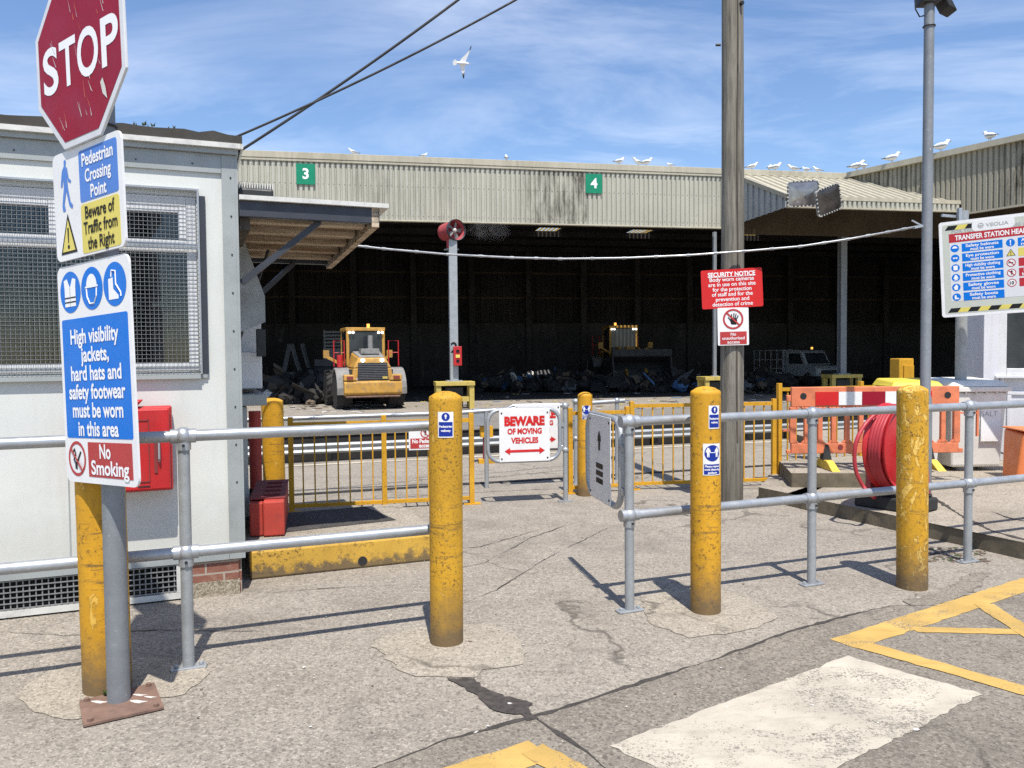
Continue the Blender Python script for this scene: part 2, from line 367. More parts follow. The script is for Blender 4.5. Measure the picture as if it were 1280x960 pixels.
M('loader_yellow', (.47, .25, .04), .62, 0, .22, 3, .9, (.15, .12, .085))
SIMPLE = dict(
    sign_white=((.74, .74, .73), .38, 0, .06, 3, .10), sign_silver=((.62, .63, .64), .4, .0, .1, 4, .15),
    sign_red=((.27, .006, .022), .42, 0, .10, 3, .10), sign_bright_red=((.56, .022, .022), .4, 0, .08, 3, .06),
    sign_blue=((.0, .155, .60), .38, 0, .05, 3, .05), sign_pale_blue=((.085, .21, .56), .4, 0, .08, 3, .08),
    sign_yellow=((.66, .56, .13), .42, 0, .06, 3, .06), sign_black=((.012, .012, .013), .5, 0, .1, 4, 0),
    sign_green=((.01, .22, .12), .5, 0, .1, 4, .1), sign_brown_red=((.42, .045, .045), .45, 0, .08, 3, .05),
    sign_text_white=((.80, .80, .80), .4, 0, .02, 3, 0), sign_grey=((.40, .41, .41), .5, 0, .1, 5, .2), sign_navy=((.01, .03, .26), .4, 0, .06, 3, .05),
    board_grey=((.50, .52, .45), .45, 0, .06, 3, .08), board_panel=((.62, .63, .64), .45, 0, .04, 3, .04), board_red=((.42, .012, .02), .4, 0, .06, 3, .04),
    red_box=((.46, .014, .016), .45, 0, .16, 5, .22), red_weathered=((.42, .045, .03), .62, 0, .2, 5, .25), red_faded=((.40, .06, .07), .6, 0, .25, 6, .3),
    dark_red=((.20, .03, .028), .7, 0, .2, 6, .3), red_reel=((.46, .016, .02), .38, 0, .1, 5, .1), hose_red=((.40, .03, .04), .5, 0, .12, 9, .1),
    orange_plastic=((.66, .19, .085), .6, 0, .16, 4, .4), orange_scoop=((.72, .20, .06), .5, 0, .1, 4, .12),
    black_rubber=((.022, .022, .023), .8, 0, .25, 8, .2), black_steel=((.025, .026, .028), .5, .2, .2, 6, .2), black_band=((.018, .017, .017), .8, 0, .3, 3, .3),
    tyre=((.03, .028, .026), .9, 0, .25, 6, .5), tyre_mud=((.12, .10, .08), .9, 0, .25, 6, .5), loader_yellow=((.47, .25, .04), .6, 0, .22, 3, .85), loader_grey=((.22, .215, .205), .75, 0, .25, 4, .6),
    loader_dark=((.035, .035, .036), .6, .1, .3, 6, .3), bucket_steel=((.055, .054, .055), .6, .3, .3, 3, .5), rust_steel=((.19, .115, .085), .85, .1, .3, 9, .4),
    trim_grey=((.33, .355, .35), .5, .15, .1, 3, .15), trim_light=((.62, .61, .57), .5, .1, .12, 5, .3), roof_felt=((.06, .055, .047), .95, 0, .3, 6, .5),
    upvc=((.66, .67, .68), .35, 0, .06, 4, .15), blind=((.11, .113, .11), .6, 0, .2, 6, .2), wire=((.24, .245, .245), .5, .3, .15, 14, .2),
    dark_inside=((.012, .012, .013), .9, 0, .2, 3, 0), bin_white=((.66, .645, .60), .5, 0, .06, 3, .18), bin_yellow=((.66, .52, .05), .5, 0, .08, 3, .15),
    gull_white=((.78, .78, .77), .7, 0, .05, 20, 0), gull_grey=((.34, .36, .39), .7, 0, .1, 20, 0), gull_black=((.02, .02, .022), .7, 0, .1, 20, 0), gull_beak=((.55, .33, .05), .5, 0, .1, 9, 0),
    cable_black=((.015, .015, .016), .6, 0, .1, 9, 0), cable_silver=((.40, .41, .42), .35, .5, .15, 9, .15), slate_steel=((.04, .045, .058), .5, .2, .15, 6, .25),
    truck_white=((.34, .35, .36), .45, 0, .1, 3, .3), mirror_face=((.30, .28, .27), .22, .75, .25, 5, .3), mirror_dark_reflection=((.10, .09, .085), .2, .6, .35, 5, .3), stand_yellow=((.50, .38, .09), .6, 0, .15, 5, .3),
    lit_white=((.56, .54, .50), .8, 0, .15, 9, .1), lit_blue=((.08, .17, .33), .7, 0, .1, 9, 0), lit_yellow=((.6, .5, .1), .7, 0, .1, 9, 0), lit_dark=((.03, .028, .026), .9, 0, .3, 9, 0), lit_brown=((.14, .105, .075), .9, 0, .3, 9, .2),
    lit_grey=((.11, .11, .115), .8, 0, .3, 9, .3), leaf=((.06, .10, .025), .7, 0, .3, 20, 0), moss=((.07, .085, .02), .9, 0, .3, 20, 0), sticker_amber=((.60, .33, .04), .5, 0, .1, 5, .1), cloth_grey=((.2, .2, .2), .9, 0, .2, 5, .2), slab_edge=((.15, .125, .085), .95, 0, .35, 5, .6), foot_yellow=((.62, .45, .06), .6, 0, .15, 6, .3),
)
def mat(k):
    if k in MATS: return MATS[k]
    c, r_, me, va, vs_, gr = SIMPLE[k]
    return M(k, c, r_, me, va, vs_, gr, bump=.12 if r_ > .7 else 0., spec=.22 if k.startswith('sign') else None)

# ------------------------------------------------------------------ mesh builder
_txt = {}
def glyphs(body, bold):
    key = (body, bold)
    if key in _txt: return _txt[key]
    cu = bpy.data.curves.new('t', 'FONT'); cu.body = body; cu.size = 1.0; cu.offset = bold; cu.resolution_u = 5
    cu.align_x = 'LEFT'
    o = bpy.data.objects.new('t', cu); COL.objects.link(o)
    dg = bpy.context.evaluated_depsgraph_get()
    me = bpy.data.meshes.new_from_object(o.evaluated_get(dg))
    vs_ = [(v.co.x, v.co.y) for v in me.vertices]; fs = [tuple(p.vertices) for p in me.polygons]
    bpy.data.objects.remove(o); bpy.data.curves.remove(cu); bpy.data.meshes.remove(me)
    _txt[key] = (vs_, fs)
    return vs_, fs

class MB:
    def __init__(s): s.v, s.f, s.m, s.names = [], [], [], []
    def mi(s, k):
        if k not in s.names: s.names.append(k)
        return s.names.index(k)
    def add(s, vs_, fs, k):
        b = len(s.v); s.v += [tuple(v) for v in vs_]; i = s.mi(k)
        for f in fs: s.f.append(tuple(b + j for j in f)); s.m.append(i)
    def box(s, x0, x1, y0, y1, z0, z1, k):
        s.hexa([(x0, y0, z0), (x1, y0, z0), (x1, y1, z0), (x0, y1, z0), (x0, y0, z1), (x1, y0, z1), (x1, y1, z1), (x0, y1, z1)], k)
    def hexa(s, c, k):
        s.add(c, [(0, 3, 2, 1), (4, 5, 6, 7), (0, 1, 5, 4), (1, 2, 6, 5), (2, 3, 7, 6), (3, 0, 4, 7)], k)
    def bar(s, p, q, w, h, k, up=(0, 0, 1)):
        p, q = Vector(p), Vector(q); d = (q - p).normalized(); u = Vector(up)
        if abs(d.dot(u)) > .98: u = Vector((0, 1, 0))
        a = d.cross(u).normalized() * (w / 2); b = a.cross(d).normalized() * (h / 2)
        s.hexa([p - a - b, p + a - b, q + a - b, q - a - b, p - a + b, p + a + b, q + a + b, q - a + b], k)
    def tube(s, pts, r, k, n=10, closed=False, caps=True):
        pts = [Vector(p) for p in pts]; N = len(pts)
        rs = r if isinstance(r, (list, tuple)) else [r] * N
        vs_, fs = [], []; nrm = None
        for i, p in enumerate(pts):
            if closed: t = (pts[(i + 1) % N] - pts[i - 1]).normalized()
            else: t = (pts[min(i + 1, N - 1)] - pts[max(i - 1, 0)]).normalized()
            if nrm is None:
                nrm = t.cross(Vector((0, 0, 1)))
                if nrm.length < .1: nrm = t.cross(Vector((0, 1, 0)))
            nrm = (nrm - t * nrm.dot(t)).normalized(); b = t.cross(nrm)
            for j in range(n):
                a = 2 * math.pi * j / n
                vs_.append(p + (nrm * math.cos(a) + b * math.sin(a)) * rs[i])
        for i in range(N if closed else N - 1):
            for j in range(n):
                i2 = (i + 1) % N
                fs.append((i * n + j, i * n + (j + 1) % n, i2 * n + (j + 1) % n, i2 * n + j))
        if caps and not closed:
            fs.append(tuple(range(n))[::-1]); fs.append(tuple((N - 1) * n + j for j in range(n)))
        s.add(vs_, fs, k)
    def cyl(s, p, q, r, k, n=16, r2=None): s.tube([p, q], [r, r if r2 is None else r2], k, n)
    def lathe(s, prof, k, n=24, o=(0, 0, 0), ax='z', caps=True):
        vs_, fs = [], []
        for r_, z in prof:
            for j in range(n):
                a = 2 * math.pi * j / n; x, y = r_ * math.cos(a), r_ * math.sin(a)
                c = (x, y, z) if ax == 'z' else ((z, x, y) if ax == 'x' else (x, z, y))
                vs_.append((o[0] + c[0], o[1] + c[1], o[2] + c[2]))
        for i in range(len(prof) - 1):
            for j in range(n): fs.append((i * n + j, i * n + (j + 1) % n, (i + 1) * n + (j + 1) % n, (i + 1) * n + j))
        if caps: fs.append(tuple(range(n))[::-1]); fs.append(tuple((len(prof) - 1) * n + j for j in range(n)))
        s.add(vs_, fs, k)
    def ball(s, c, r_, k, n=12):
        prof = [(max(r_ * math.sin(math.pi * i / 8), 1e-4), -r_ * math.cos(math.pi * i / 8)) for i in range(9)]
        s.lathe(prof, k, n, c)
    def prism(s, poly, y0, y1, k):                       # outline in x,z pushed along y
        n = len(poly)
        vs_ = [(x, y0, z) for x, z in poly] + [(x, y1, z) for x, z in poly]
        fs = [tuple(range(n)), tuple(range(2 * n - 1, n - 1, -1))] + [(i, n + i, n + (i + 1) % n, (i + 1) % n) for i in range(n)]
        s.add(vs_, fs, k)
    def prismx(s, poly, x0, x1, k):                      # outline in y,z pushed along x
        n = len(poly)
        vs_ = [(x0, y, z) for y, z in poly] + [(x1, y, z) for y, z in poly]
        fs = [tuple(range(n)), tuple(range(2 * n - 1, n - 1, -1))] + [(i, n + i, n + (i + 1) % n, (i + 1) % n) for i in range(n)]
        s.add(vs_, fs, k)
    def slab(s, poly, z0, z1, k, kside=None):            # outline in x,y between two levels
        n = len(poly)
        vs_ = [(p[0], p[1], z0) for p in poly] + [(p[0], p[1], z1) for p in poly]
        s.add(vs_, [tuple(range(n))[::-1], tuple(range(n, 2 * n))], k)
        s.add(vs_, [(i, (i + 1) % n, n + (i + 1) % n, n + i) for i in range(n)], kside or k)
    def flat(s, poly, y, k): s.add([(x, y, z) for x, z in poly], [tuple(range(len(poly)))], k)
    def ring(s, cx, cz, ro, ri, y, k, n=36, sx=1.):
        vs_ = []
        for j in range(n):
            a = 2 * math.pi * j / n; vs_ += [(cx + sx * ro * math.cos(a), y, cz + ro * math.sin(a)), (cx + sx * ri * math.cos(a), y, cz + ri * math.sin(a))]
        s.add(vs_, [(2 * j, 2 * ((j + 1) % n), 2 * ((j + 1) % n) + 1, 2 * j + 1) for j in range(n)], k)
    def text(s, body, cx, cz, size, y, k, width=None, bold=.018, align='c', rot=0., to3=None):
        vs_, fs = glyphs(body, bold)
        if not vs_: return
        x0, x1 = min(v[0] for v in vs_), max(v[0] for v in vs_)
        sx = size if width is None else width / (x1 - x0)
        off = -(x0 + x1) / 2 if align == 'c' else -x0
        out = []
        for a, b in vs_:
            u, w = (a + off) * sx, b * size - .36 * size
            u, w = u * math.cos(rot) - w * math.sin(rot), u * math.sin(rot) + w * math.cos(rot)
            q = (cx + u, y, cz + w)
            out.append(to3(q) if to3 else q)
        s.add(out, fs, k)
    def build(s, name, parent=None, smooth=None, bevel=0., seg=2):
        me = bpy.data.meshes.new(name); me.from_pydata([tuple(v) for v in s.v], [], s.f)
        for k in s.names: me.materials.append(mat(k))
        me.polygons.foreach_set('material_index', s.m)
        if smooth:
            me.polygons.foreach_set('use_smooth', [True] * len(me.polygons)); me.set_sharp_from_angle(angle=R(smooth))
        me.update()
        bm = bmesh.new(); bm.from_mesh(me)
        ng = [f for f in bm.faces if len(f.verts) > 4]
        if ng: bmesh.ops.triangulate(bm, faces=ng)
        bm.to_mesh(me); bm.free()
        o = bpy.data.objects.new(name, me); COL.objects.link(o)
        if parent is not None: o.parent = parent
        if bevel:
            b = o.modifiers.new('Bevel', 'BEVEL'); b.width, b.segments, b.limit_method, b.angle_limit = bevel, seg, 'ANGLE', R(40)
        return o
def thing(name, label, cat, loc=(0, 0, 0), rz=0., group=None, tilt=0., pitch=0.):
    o = bpy.data.objects.new(name, None); o.empty_display_size = .1; COL.objects.link(o)
    o.location = loc; o.rotation_euler = (pitch, tilt, rz)
    o['label'], o['category'] = label, cat
    if group: o['group'] = group
    return o
def tag(o, label, cat, group=None, kind=None):
    o['label'], o['category'] = label, cat
    if group: o['group'] = group
    if kind: o['kind'] = kind
    return o
def struct(o, label=None, cat=None):
    o['kind'] = 'structure'
    if label: o['label'] = label
    if cat: o['category'] = cat
    return o
def copy_tree(o, parent=None, label=None):
    c = o.copy(); COL.objects.link(c); c.parent = parent
    if label: c['label'] = label
    for ch in list(o.children): copy_tree(ch, c)
    return c
def rrect(cx, cz, w, h, r_, n=5):
    p = []
    for qx, qz, a0 in ((1, 1, 0), (-1, 1, 90), (-1, -1, 180), (1, -1, 270)):
        for i in range(n + 1):
            a = R(a0 + 90 * i / n); p.append((cx + qx * (w / 2 - r_) + r_ * math.cos(a), cz + qz * (h / 2 - r_) + r_ * math.sin(a)))
    return p
def circ(cx, cz, r_, n=32, sx=1.): return [(cx + sx * r_ * math.cos(2 * math.pi * i / n), cz + r_ * math.sin(2 * math.pi * i / n)) for i in range(n)]
def rough_poly(pts, step=.06, amp=.012, seed=1):
    q = random.Random(seed); out = []
    for i, a in enumerate(pts):
        b = pts[(i + 1) % len(pts)]; L = math.hypot(b[0] - a[0], b[1] - a[1]); n = max(1, int(L / step))
        for k in range(n):
            t = k / n; out.append((a[0] + (b[0] - a[0]) * t + q.uniform(-amp, amp), a[1] + (b[1] - a[1]) * t + q.uniform(-amp, amp)))
    return out
def loop_path(w, h, r_, cx=0., cz=0., y=0., n=6): return [(a, y, b) for a, b in rrect(cx, cz, w, h, r_, n)]

# ================================================================== SETTING
def sheet(name, pts, z, k, amp=.0, step=.08, seed=1):
    p = rough_poly([(a[0], a[1]) for a in pts], step, amp, seed) if amp else [(a[0], a[1]) for a in pts]
    b = MB(); b.add([(x, y, z) for x, y in p], [tuple(range(len(p)))], k)
    return struct(b.build(name))
b = MB(); b.add([(-400, -60, 0), (400, -60, 0), (400, 700, 0), (-400, 700, 0)], [(0, 1, 2, 3)], 'concrete')
struct(b.build('ground'))
EDGE_PX = [(430, 976), (560, 925), (660, 899), (760, 868), (826, 846), (898, 823), (987, 790), (1060, 770), (1113, 758), (1180, 757)]
edge = [G(*q) for q in EDGE_PX]
sheet('road', [(-4, -3), (-1.2, 2.0)] + edge + [(6.2, 6.4), (20, 9), (20, -3)], .003, 'tarmac')
def strip(name, px, w, z, k, amp=.006, seed=3, end=.35):
    pts = []
    for i in range(len(px) - 1):
        a, c = Vector(px[i]), Vector(px[i + 1]); n = max(1, int((c - a).length / .05))
        pts += [a + (c - a) * (j / n) for j in range(n)]
    pts.append(Vector(px[-1])); q = random.Random(seed); L, Rr = [], []
    for i, p in enumerate(pts):
        t = (pts[min(i + 1, len(pts) - 1)] - pts[max(i - 1, 0)]); t = Vector((-t.y, t.x, 0)).normalized()
        ww = w * (end + (1 - end) * math.sin(math.pi * min(1, max(0, i / (len(pts) - 1)))) ** .5) * q.uniform(.3, 1.1) * (.75 + .55 * math.sin(i * .31 + seed) * math.sin(i * .13))
        off = q.uniform(-amp, amp)
        L.append((p.x + t.x * (ww / 2 + off), p.y + t.y * (ww / 2 + off), z)); Rr.append((p.x - t.x * (ww / 2 - off), p.y - t.y * (ww / 2 - off), z))
    b = MB(); n = len(L)
    b.add(L + Rr, [(i, i + n, i + n + 1, i + 1) for i in range(n - 1)], k)
    return struct(b.build(name))
strip('road_joint', edge, .034, .0050, 'joint')
strip('pavement_crack', [G(*q) for q in ((665, 897), (700, 918), (745, 950), (770, 975))], .04, .0052, 'joint', seed=8)
for i, (pp, w) in enumerate((([(545, 717), (605, 704), (665, 672), (722, 652)], .012), ([(440, 694), (520, 688), (600, 684), (700, 655)], .010),
                             ([(0, 790), (80, 795), (200, 788), (330, 790)], .014), ([(560, 762), (620, 738), (680, 700), (760, 660)], .010),
                             ([(905, 660), (880, 648), (830, 640), (790, 632)], .016), ([(330, 742), (420, 735), (530, 730)], .010))):
    strip('pavement_crack', [G(*q) for q in pp], w, .0045, 'joint', .008, 20 + i)
sheet('concrete_patch', [G(*q) for q in ((465, 808), (481, 795), (515, 787), (560, 781), (612, 781), (642, 795), (658, 815), (655, 830), (604, 838), (597, 847), (560, 846), (522, 846), (498, 838), (480, 820))], .004, 'pale_concrete', .012, .05, 4)
sheet('concrete_patch', [G(*q) for q in ((800, 745), (850, 731), (925, 742), (975, 772), (930, 790), (862, 798), (812, 780))], .004, 'pale_concrete', .012, .05, 5)
sheet('concrete_patch', [G(*q) for q in ((20, 868), (60, 840), (150, 820), (255, 826), (262, 842), (232, 868), (170, 880), (95, 902), (40, 892))], .004, 'pale_concrete', .012, .05, 6)
sheet('damp_patch', [G(*q) for q in ((560, 848), (596, 849), (606, 862), (640, 873), (666, 879), (661, 889), (672, 900), (660, 903), (650, 893), (630, 893), (608, 884), (592, 868), (574, 858))], .0058, 'damp', .012, .03, 7)
sheet('damp_patch', [G(*q) for q in ((1128, 752), (1172, 741), (1215, 716), (1240, 716), (1218, 740), (1186, 754), (1150, 762))], .0048, 'tarmac', .02, .05, 9)
wq = [G(762, 934), G(1059, 821), G(1229, 869)]
wq.append(wq[0] + (wq[2] - wq[1]))
sheet('road_marking', wq, .0055, 'road_white', .010, .04, 11)
def band(p, q, w, z, seed):
    p, q = Vector(p), Vector(q); t = (q - p).normalized(); nn = Vector((-t.y, t.x, 0)) * w / 2
    sheet('road_marking', [p + nn, p - nn, q - nn, q + nn], z, 'road_yellow', .006, .05, seed)
band(G(1055, 806), G(1310, 722), .17, .0055, 12)
band(G(1080, 808), G(1310, 873), .12, .0072, 13)
band(G(1142, 788), G(1275, 791), .09, .0066, 14)
band(G(1228, 756), G(1300, 802), .12, .0078, 15)
band(G(676, 938), G(520, 990), .17, .0055, 16)
band(G(665, 938), G(760, 990), .12, .0072, 17)

# raised pad, right, its upstand coloured darker for shade, and plinth
A_, B_ = G(948, 624), G(1295, 703)
pad = [(A_.x, A_.y), (B_.x, B_.y), (4.9, 4.3), (15, 3.6), (15, 15), (5.0, 15), (5.0, 10.6), (3.35, 10.0)]
b = MB(); b.slab(rough_poly(pad[:2], .2, .008, 5)[:-1] + pad[1:], 0.0, .13, 'pale_concrete', 'slab_edge')
struct(b.build('raised_pavement', bevel=.012))
b = MB(); b.slab([(2.98, 8.52), (4.35, 8.42), (4.75, 10.2), (3.3, 10.1)], .13, .285, 'pale_concrete', 'slab_edge')
struct(b.build('concrete_plinth', bevel=.015))
strip('pavement_crack', [G(*q, .13) for q in ((1165, 621), (1200, 644), (1240, 664), (1285, 676))], .07, .134, 'joint', .006, 31)
strip('pavement_crack', [G(*q, .13) for q in ((1240, 640), (1262, 648), (1300, 655))], .03, .134, 'joint', .006, 32)
# raised step, left, with its yellow kerb
UA = R(21.8)                          # heading of the rails, the kerb and the office wall
ku = Vector((math.cos(UA), math.sin(UA), 0)); kv = Vector((-math.sin(UA), math.cos(UA), 0))
k0 = G(312, 723); k1 = k0 + ku * 1.42
b = MB(); b.slab([k0, k1, k1 + kv * 1.35, k0 + kv * 1.35], 0, .195, 'pale_concrete')
struct(b.build('raised_step', bevel=.012))
a0, a1 = k0 + ku * .12 + kv * .50, k0 + ku * 1.22 + kv * .62
sheet('step_tarmac', [a0, a1, k0 + ku * 1.10 + kv * 1.32, k0 + ku * .05 + kv * 1.32], .199, 'dark_tarmac')
t = thing('kerb', 'yellow painted kerb edging the step beside the office, with a round drain hole', 'kerb', k0, UA)
b = MB(); b.box(0, 1.43, -.055, -.003, 0, .205, 'kerb_yellow'); b.build('kerb_stone', t, bevel=.015)
b = MB(); hx = to_local(G(449, 705), k0, UA).x; b.cyl((hx, -.058, .055), (hx, -.0535, .055), .034, 'black_band', 20); b.build('drain_hole', t)

# ================================================================== SHED (transfer station)
SA = R(11); S0 = Vector((0, 25, 0))
shed = thing('shed', 'large open fronted transfer station shed with beige corrugated fascia and dark interior', 'shed', S0, SA)
FB, FT = 5.66, 7.40
def ribs(L, z0, z1, pitch, depth, k, mb, org=(0, 0), ang=0., zfun=None):
    """trapezoid-profile sheet, L long, standing; ribs stick out towards local -y"""
    prof = []; n = int(L / pitch)
    for i in range(n):
        x = i * pitch; prof += [(x, 0), (x + pitch * .22, 0), (x + pitch * .34, -depth), (x + pitch * .88, -depth)]
    prof.append((n * pitch, 0)); c, s_ = math.cos(ang), math.sin(ang); vs_ = []
    for x, y in prof:
        X, Y = org[0] + x * c - y * s_, org[1] + x * s_ + y * c
        vs_ += [(X, Y, z0 if not zfun else zfun(x)[0]), (X, Y, z1 if not zfun else zfun(x)[1])]
    mb.add(vs_, [(2 * i, 2 * i + 2, 2 * i + 3, 2 * i + 1) for i in range(len(prof) - 1)], k)
b = MB(); ribs(22.0, FB, FT, .155, .045, 'cladding', b, (-14.6, 0)); fa = b.build('fascia', shed); b = MB()
for i in range(141):
    for z_ in (FB + .12, FB + 1.0, FT - .22): b.box(-14.49 + i * .155, -14.475 + i * .155, -.053, -.0455, z_, z_ + .018, 'lit_dark')
o = b.build('fixings', fa); o['kind'] = 'stuff'
b = MB(); b.box(-14.6, 11.7, -.09, .25, FT - .02, FT + .17, 'cladding_roof'); b.box(-14.6, 7.45, -.075, -.052, FT - .10, FT - .02, 'cladding_roof')
b.box(-14.6, 7.42, -.075, .06, FB - .045, FB - .002, 'cladding_roof'); b.build('flashing', shed, bevel=.01)
# lean-to canopy over the middle
b = MB()
ez = 5.95
for i in range(36):
    x = 7.35 + i * .30; w_ = .30
    xr = min(x + w_, 14.6)
    def yy(xx, f): return -3.5 * f
    for (fa, fb) in ((0, 1),):
        b.add([(x, 0, FT), (x, -3.5, ez), (x + w_ * .8, -3.5, ez), (x + w_ * .8, 0, FT), (x + w_ * .86, -3.5, ez + .05), (x + w_ * .86, 0, FT + .05), (x + w_, -3.5, ez + .05), (x + w_, 0, FT + .05)],
              [(0, 1, 2, 3), (3, 2, 4, 5), (5, 4, 6, 7)], 'cladding_roof')
    if x > 12.6: break
lean_roof = b.build('canopy_roof', shed)
b = MB(); b.box(7.35, 13.0, -3.56, -3.48, ez - .02, ez + .09, 'cladding_roof'); ribs(5.65, ez - .22, ez - .02, .155, .05, 'cladding', b, (7.35, -3.5)); b.box(7.35, 13.0, -3.57, -3.44, ez - .26, ez - .22, 'cladding_roof'); b.build('canopy_edge', shed)
b = MB()
for i in range(20):
    y0, y1 = -3.5 * i / 20, -3.5 * (i + 1) / 20
    z0, z1 = FT - (FT - ez) * i / 20, FT - (FT - ez) * (i + 1) / 20
    xx = 7.33 if i % 2 else 7.29
    b.add([(xx, y0, 5.70), (xx, y1, 5.70), (xx, y1, z1), (xx, y0, z0)], [(0, 1, 2, 3)], 'galv_dull')
    b.add([(7.33, y1, 5.70), (7.29, y1, 5.70), (7.29, y1, z1), (7.33, y1, z1)], [(0, 1, 2, 3)], 'galv_dull')
b.bar((7.31, .02, FT + .03), (7.31, -3.56, ez + .06), .10, .12, 'cladding_dirty'); b.build('canopy_cheek', shed)
b = MB(); b.box(7.45, 26, .06, .16, 5.48, FT - .03, 'shed_brown'); b.build('unlit_fascia', shed)  # fascia carried on under the canopy, its shade put in as dark brown
# wing that comes forward on the right
WX, WD = 11.64, Vector((.363, -.932, 0)).normalized()
wa = math.atan2(WD.y, WD.x)
b = MB(); ribs(11.5, FB, FT + .02, .155, .05, 'cladding_dirty', b, (WX, -.05), wa, lambda x: (FT - .03 - (FT - ez) * .932 * x / 3.5 if x < 3.75 else FB, FT + .02)); b.build('wing_fascia', shed)
b = MB(); p0 = Vector((WX, -.05, FT + .10)); b.bar(p0 - WD * .1, p0 + WD * 11.5, .34, .17, 'cladding_roof'); b.bar(Vector((WX, -.05, FB - .03)) + WD * 3.8, Vector((WX, -.05, FB - .03)) + WD * 11.5, .12, .05, 'cladding_roof'); b.build('wing_flashing', shed)
# roof with see-through sheets, walls, posts
holes = []
for (px, py) in ((685, 288), (798, 291), (945, 291), (1195, 263)):
    o_, d_ = ray(px, py); k_ = (7.05 - o_.z) / d_.z; q = to_local(o_ + d_ * k_, S0, SA); holes.append((q.x, q.y))
holes = [h for h in holes if 0 < h[1] < 16]
b = MB(); xs = [-14.6] + sorted(v for h in holes for v in (h[0] - .55, h[0] + .55)) + [30]
for i in range(len(xs) - 1):
    xa, xb = xs[i], xs[i + 1]; hh = [h for h in holes if abs(h[0] - (xa + xb) / 2) < .1]
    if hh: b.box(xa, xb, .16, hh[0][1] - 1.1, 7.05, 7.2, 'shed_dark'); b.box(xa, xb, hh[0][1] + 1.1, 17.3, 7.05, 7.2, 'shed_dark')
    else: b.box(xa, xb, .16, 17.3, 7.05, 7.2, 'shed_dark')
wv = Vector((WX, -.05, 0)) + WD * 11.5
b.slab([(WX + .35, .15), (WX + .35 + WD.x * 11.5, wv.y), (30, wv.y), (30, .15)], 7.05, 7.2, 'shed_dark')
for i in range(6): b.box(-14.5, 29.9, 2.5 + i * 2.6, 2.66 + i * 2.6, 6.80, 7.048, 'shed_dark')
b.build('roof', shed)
for h in holes:
    b = MB(); ribs(1.1, 0, 0, .18, .03, 'skylight', b)
    b = MB()
    for i in range(6): b.box(h[0] - .55 + i * .185, h[0] - .55 + i * .185 + .12, h[1] - 1.1, h[1] + 1.1, 7.1, 7.112, 'skylight')
    b.build('roof_light', shed)
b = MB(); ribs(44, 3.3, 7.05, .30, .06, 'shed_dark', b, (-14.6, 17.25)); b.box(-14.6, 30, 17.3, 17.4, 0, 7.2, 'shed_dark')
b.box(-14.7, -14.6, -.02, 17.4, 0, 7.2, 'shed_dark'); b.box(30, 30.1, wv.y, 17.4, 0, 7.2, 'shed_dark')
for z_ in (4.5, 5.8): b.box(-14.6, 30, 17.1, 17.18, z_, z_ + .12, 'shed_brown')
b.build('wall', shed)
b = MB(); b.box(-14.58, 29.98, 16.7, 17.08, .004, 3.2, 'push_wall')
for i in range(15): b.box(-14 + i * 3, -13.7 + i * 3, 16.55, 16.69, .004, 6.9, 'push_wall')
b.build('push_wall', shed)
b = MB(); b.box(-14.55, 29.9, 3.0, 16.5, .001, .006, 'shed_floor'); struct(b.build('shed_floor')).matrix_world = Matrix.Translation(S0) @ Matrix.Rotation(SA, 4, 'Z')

# bay numbers
def number_sign(px, py, txt, lab):
    s_, z_ = on_plane(px, py, S0, SA, -.08)
    loc = S0 + Vector((s_ * math.cos(SA) + .08 * math.sin(SA), s_ * math.sin(SA) - .08 * math.cos(SA), z_))
    t = thing('bay_sign', lab, 'sign', loc, SA, 'green bay number signs')
    b = MB(); b.box(-.27, .27, 0, .02, -.30, .30, 'sign_green'); b.build('panel', t)
    b = MB(); b.text(txt, 0, .02, .42, -.004, 'sign_text_white', bold=.03); b.build('lettering', t)
number_sign(382, 217.5, '3', 'green square bay sign with white number 3 on the shed fascia')
number_sign(742.5, 229.5, '4', 'green square bay sign with white number 4 on the shed fascia')

# columns on yellow guard frames
def column(px, base_py, top_py, w_px, lab_c, lab_s, Y, sw=1.15):
    ct = P(px, 470, Y); sh = .80
    t = thing('steel_trestle', lab_s, 'guard frame', (ct.x, Y, 0), SA, 'yellow guard frames round the column feet')
    b = MB(); b.box(-sw / 2, sw / 2, -.35, .35, sh - .12, sh, 'stand_yellow'); b.build('top_plate', t, bevel=.01)
    for sx in (-1, 1):
        for sy in (-1, 1):
            b = MB(); b.box(sx * (sw / 2 - .09) - .07, sx * (sw / 2 - .09) + .07, sy * .24 - .07, sy * .24 + .07, 0, sh - .121, 'stand_yellow'); b.build('leg', t)
    b = MB(); b.box(-sw / 2 + .171, sw / 2 - .171, -.29, -.19, .22, .36, 'stand_yellow'); b.box(-.25, .25, -.1, .25, .01, .62, 'black_steel'); b.build('brace', t)
    top = P(px, top_py, Y).z; w_ = w_px * Y / FPX / 2
    ck = 'galv_dull' if w_px > 9 else 'galv_pole'
    c = thing('column', lab_c, 'column', (ct.x, Y, sh), SA, 'galvanised columns along the shed front')
    b = MB(); b.box(-w_, w_, -w_, -w_ + .02, .03, top - sh, ck); b.box(-w_, w_, w_ - .02, w_, .03, top - sh, ck); b.box(-.012, .012, -w_ + .021, w_ - .021, .03, top - sh, ck)
    b.build('shaft', c); b = MB(); b.box(-w_ * 2, w_ * 2, -w_ * 1.6, w_ * 1.6, .002, .03, 'galv_dull'); b.build('foot_plate', c)
    return c, w_, top
c1, cw, ctop = column(567.5, 505, 300, 10, 'grey steel column numbered 2 carrying the red misting fan', 'yellow steel guard frame below the misting fan column', 23.6)
b = MB(); b.text('2', 0, P(567, 434, 23.6).z - .8, .42, -cw - .006, 'sign_black', bold=.02); b.build('lettering', c1)
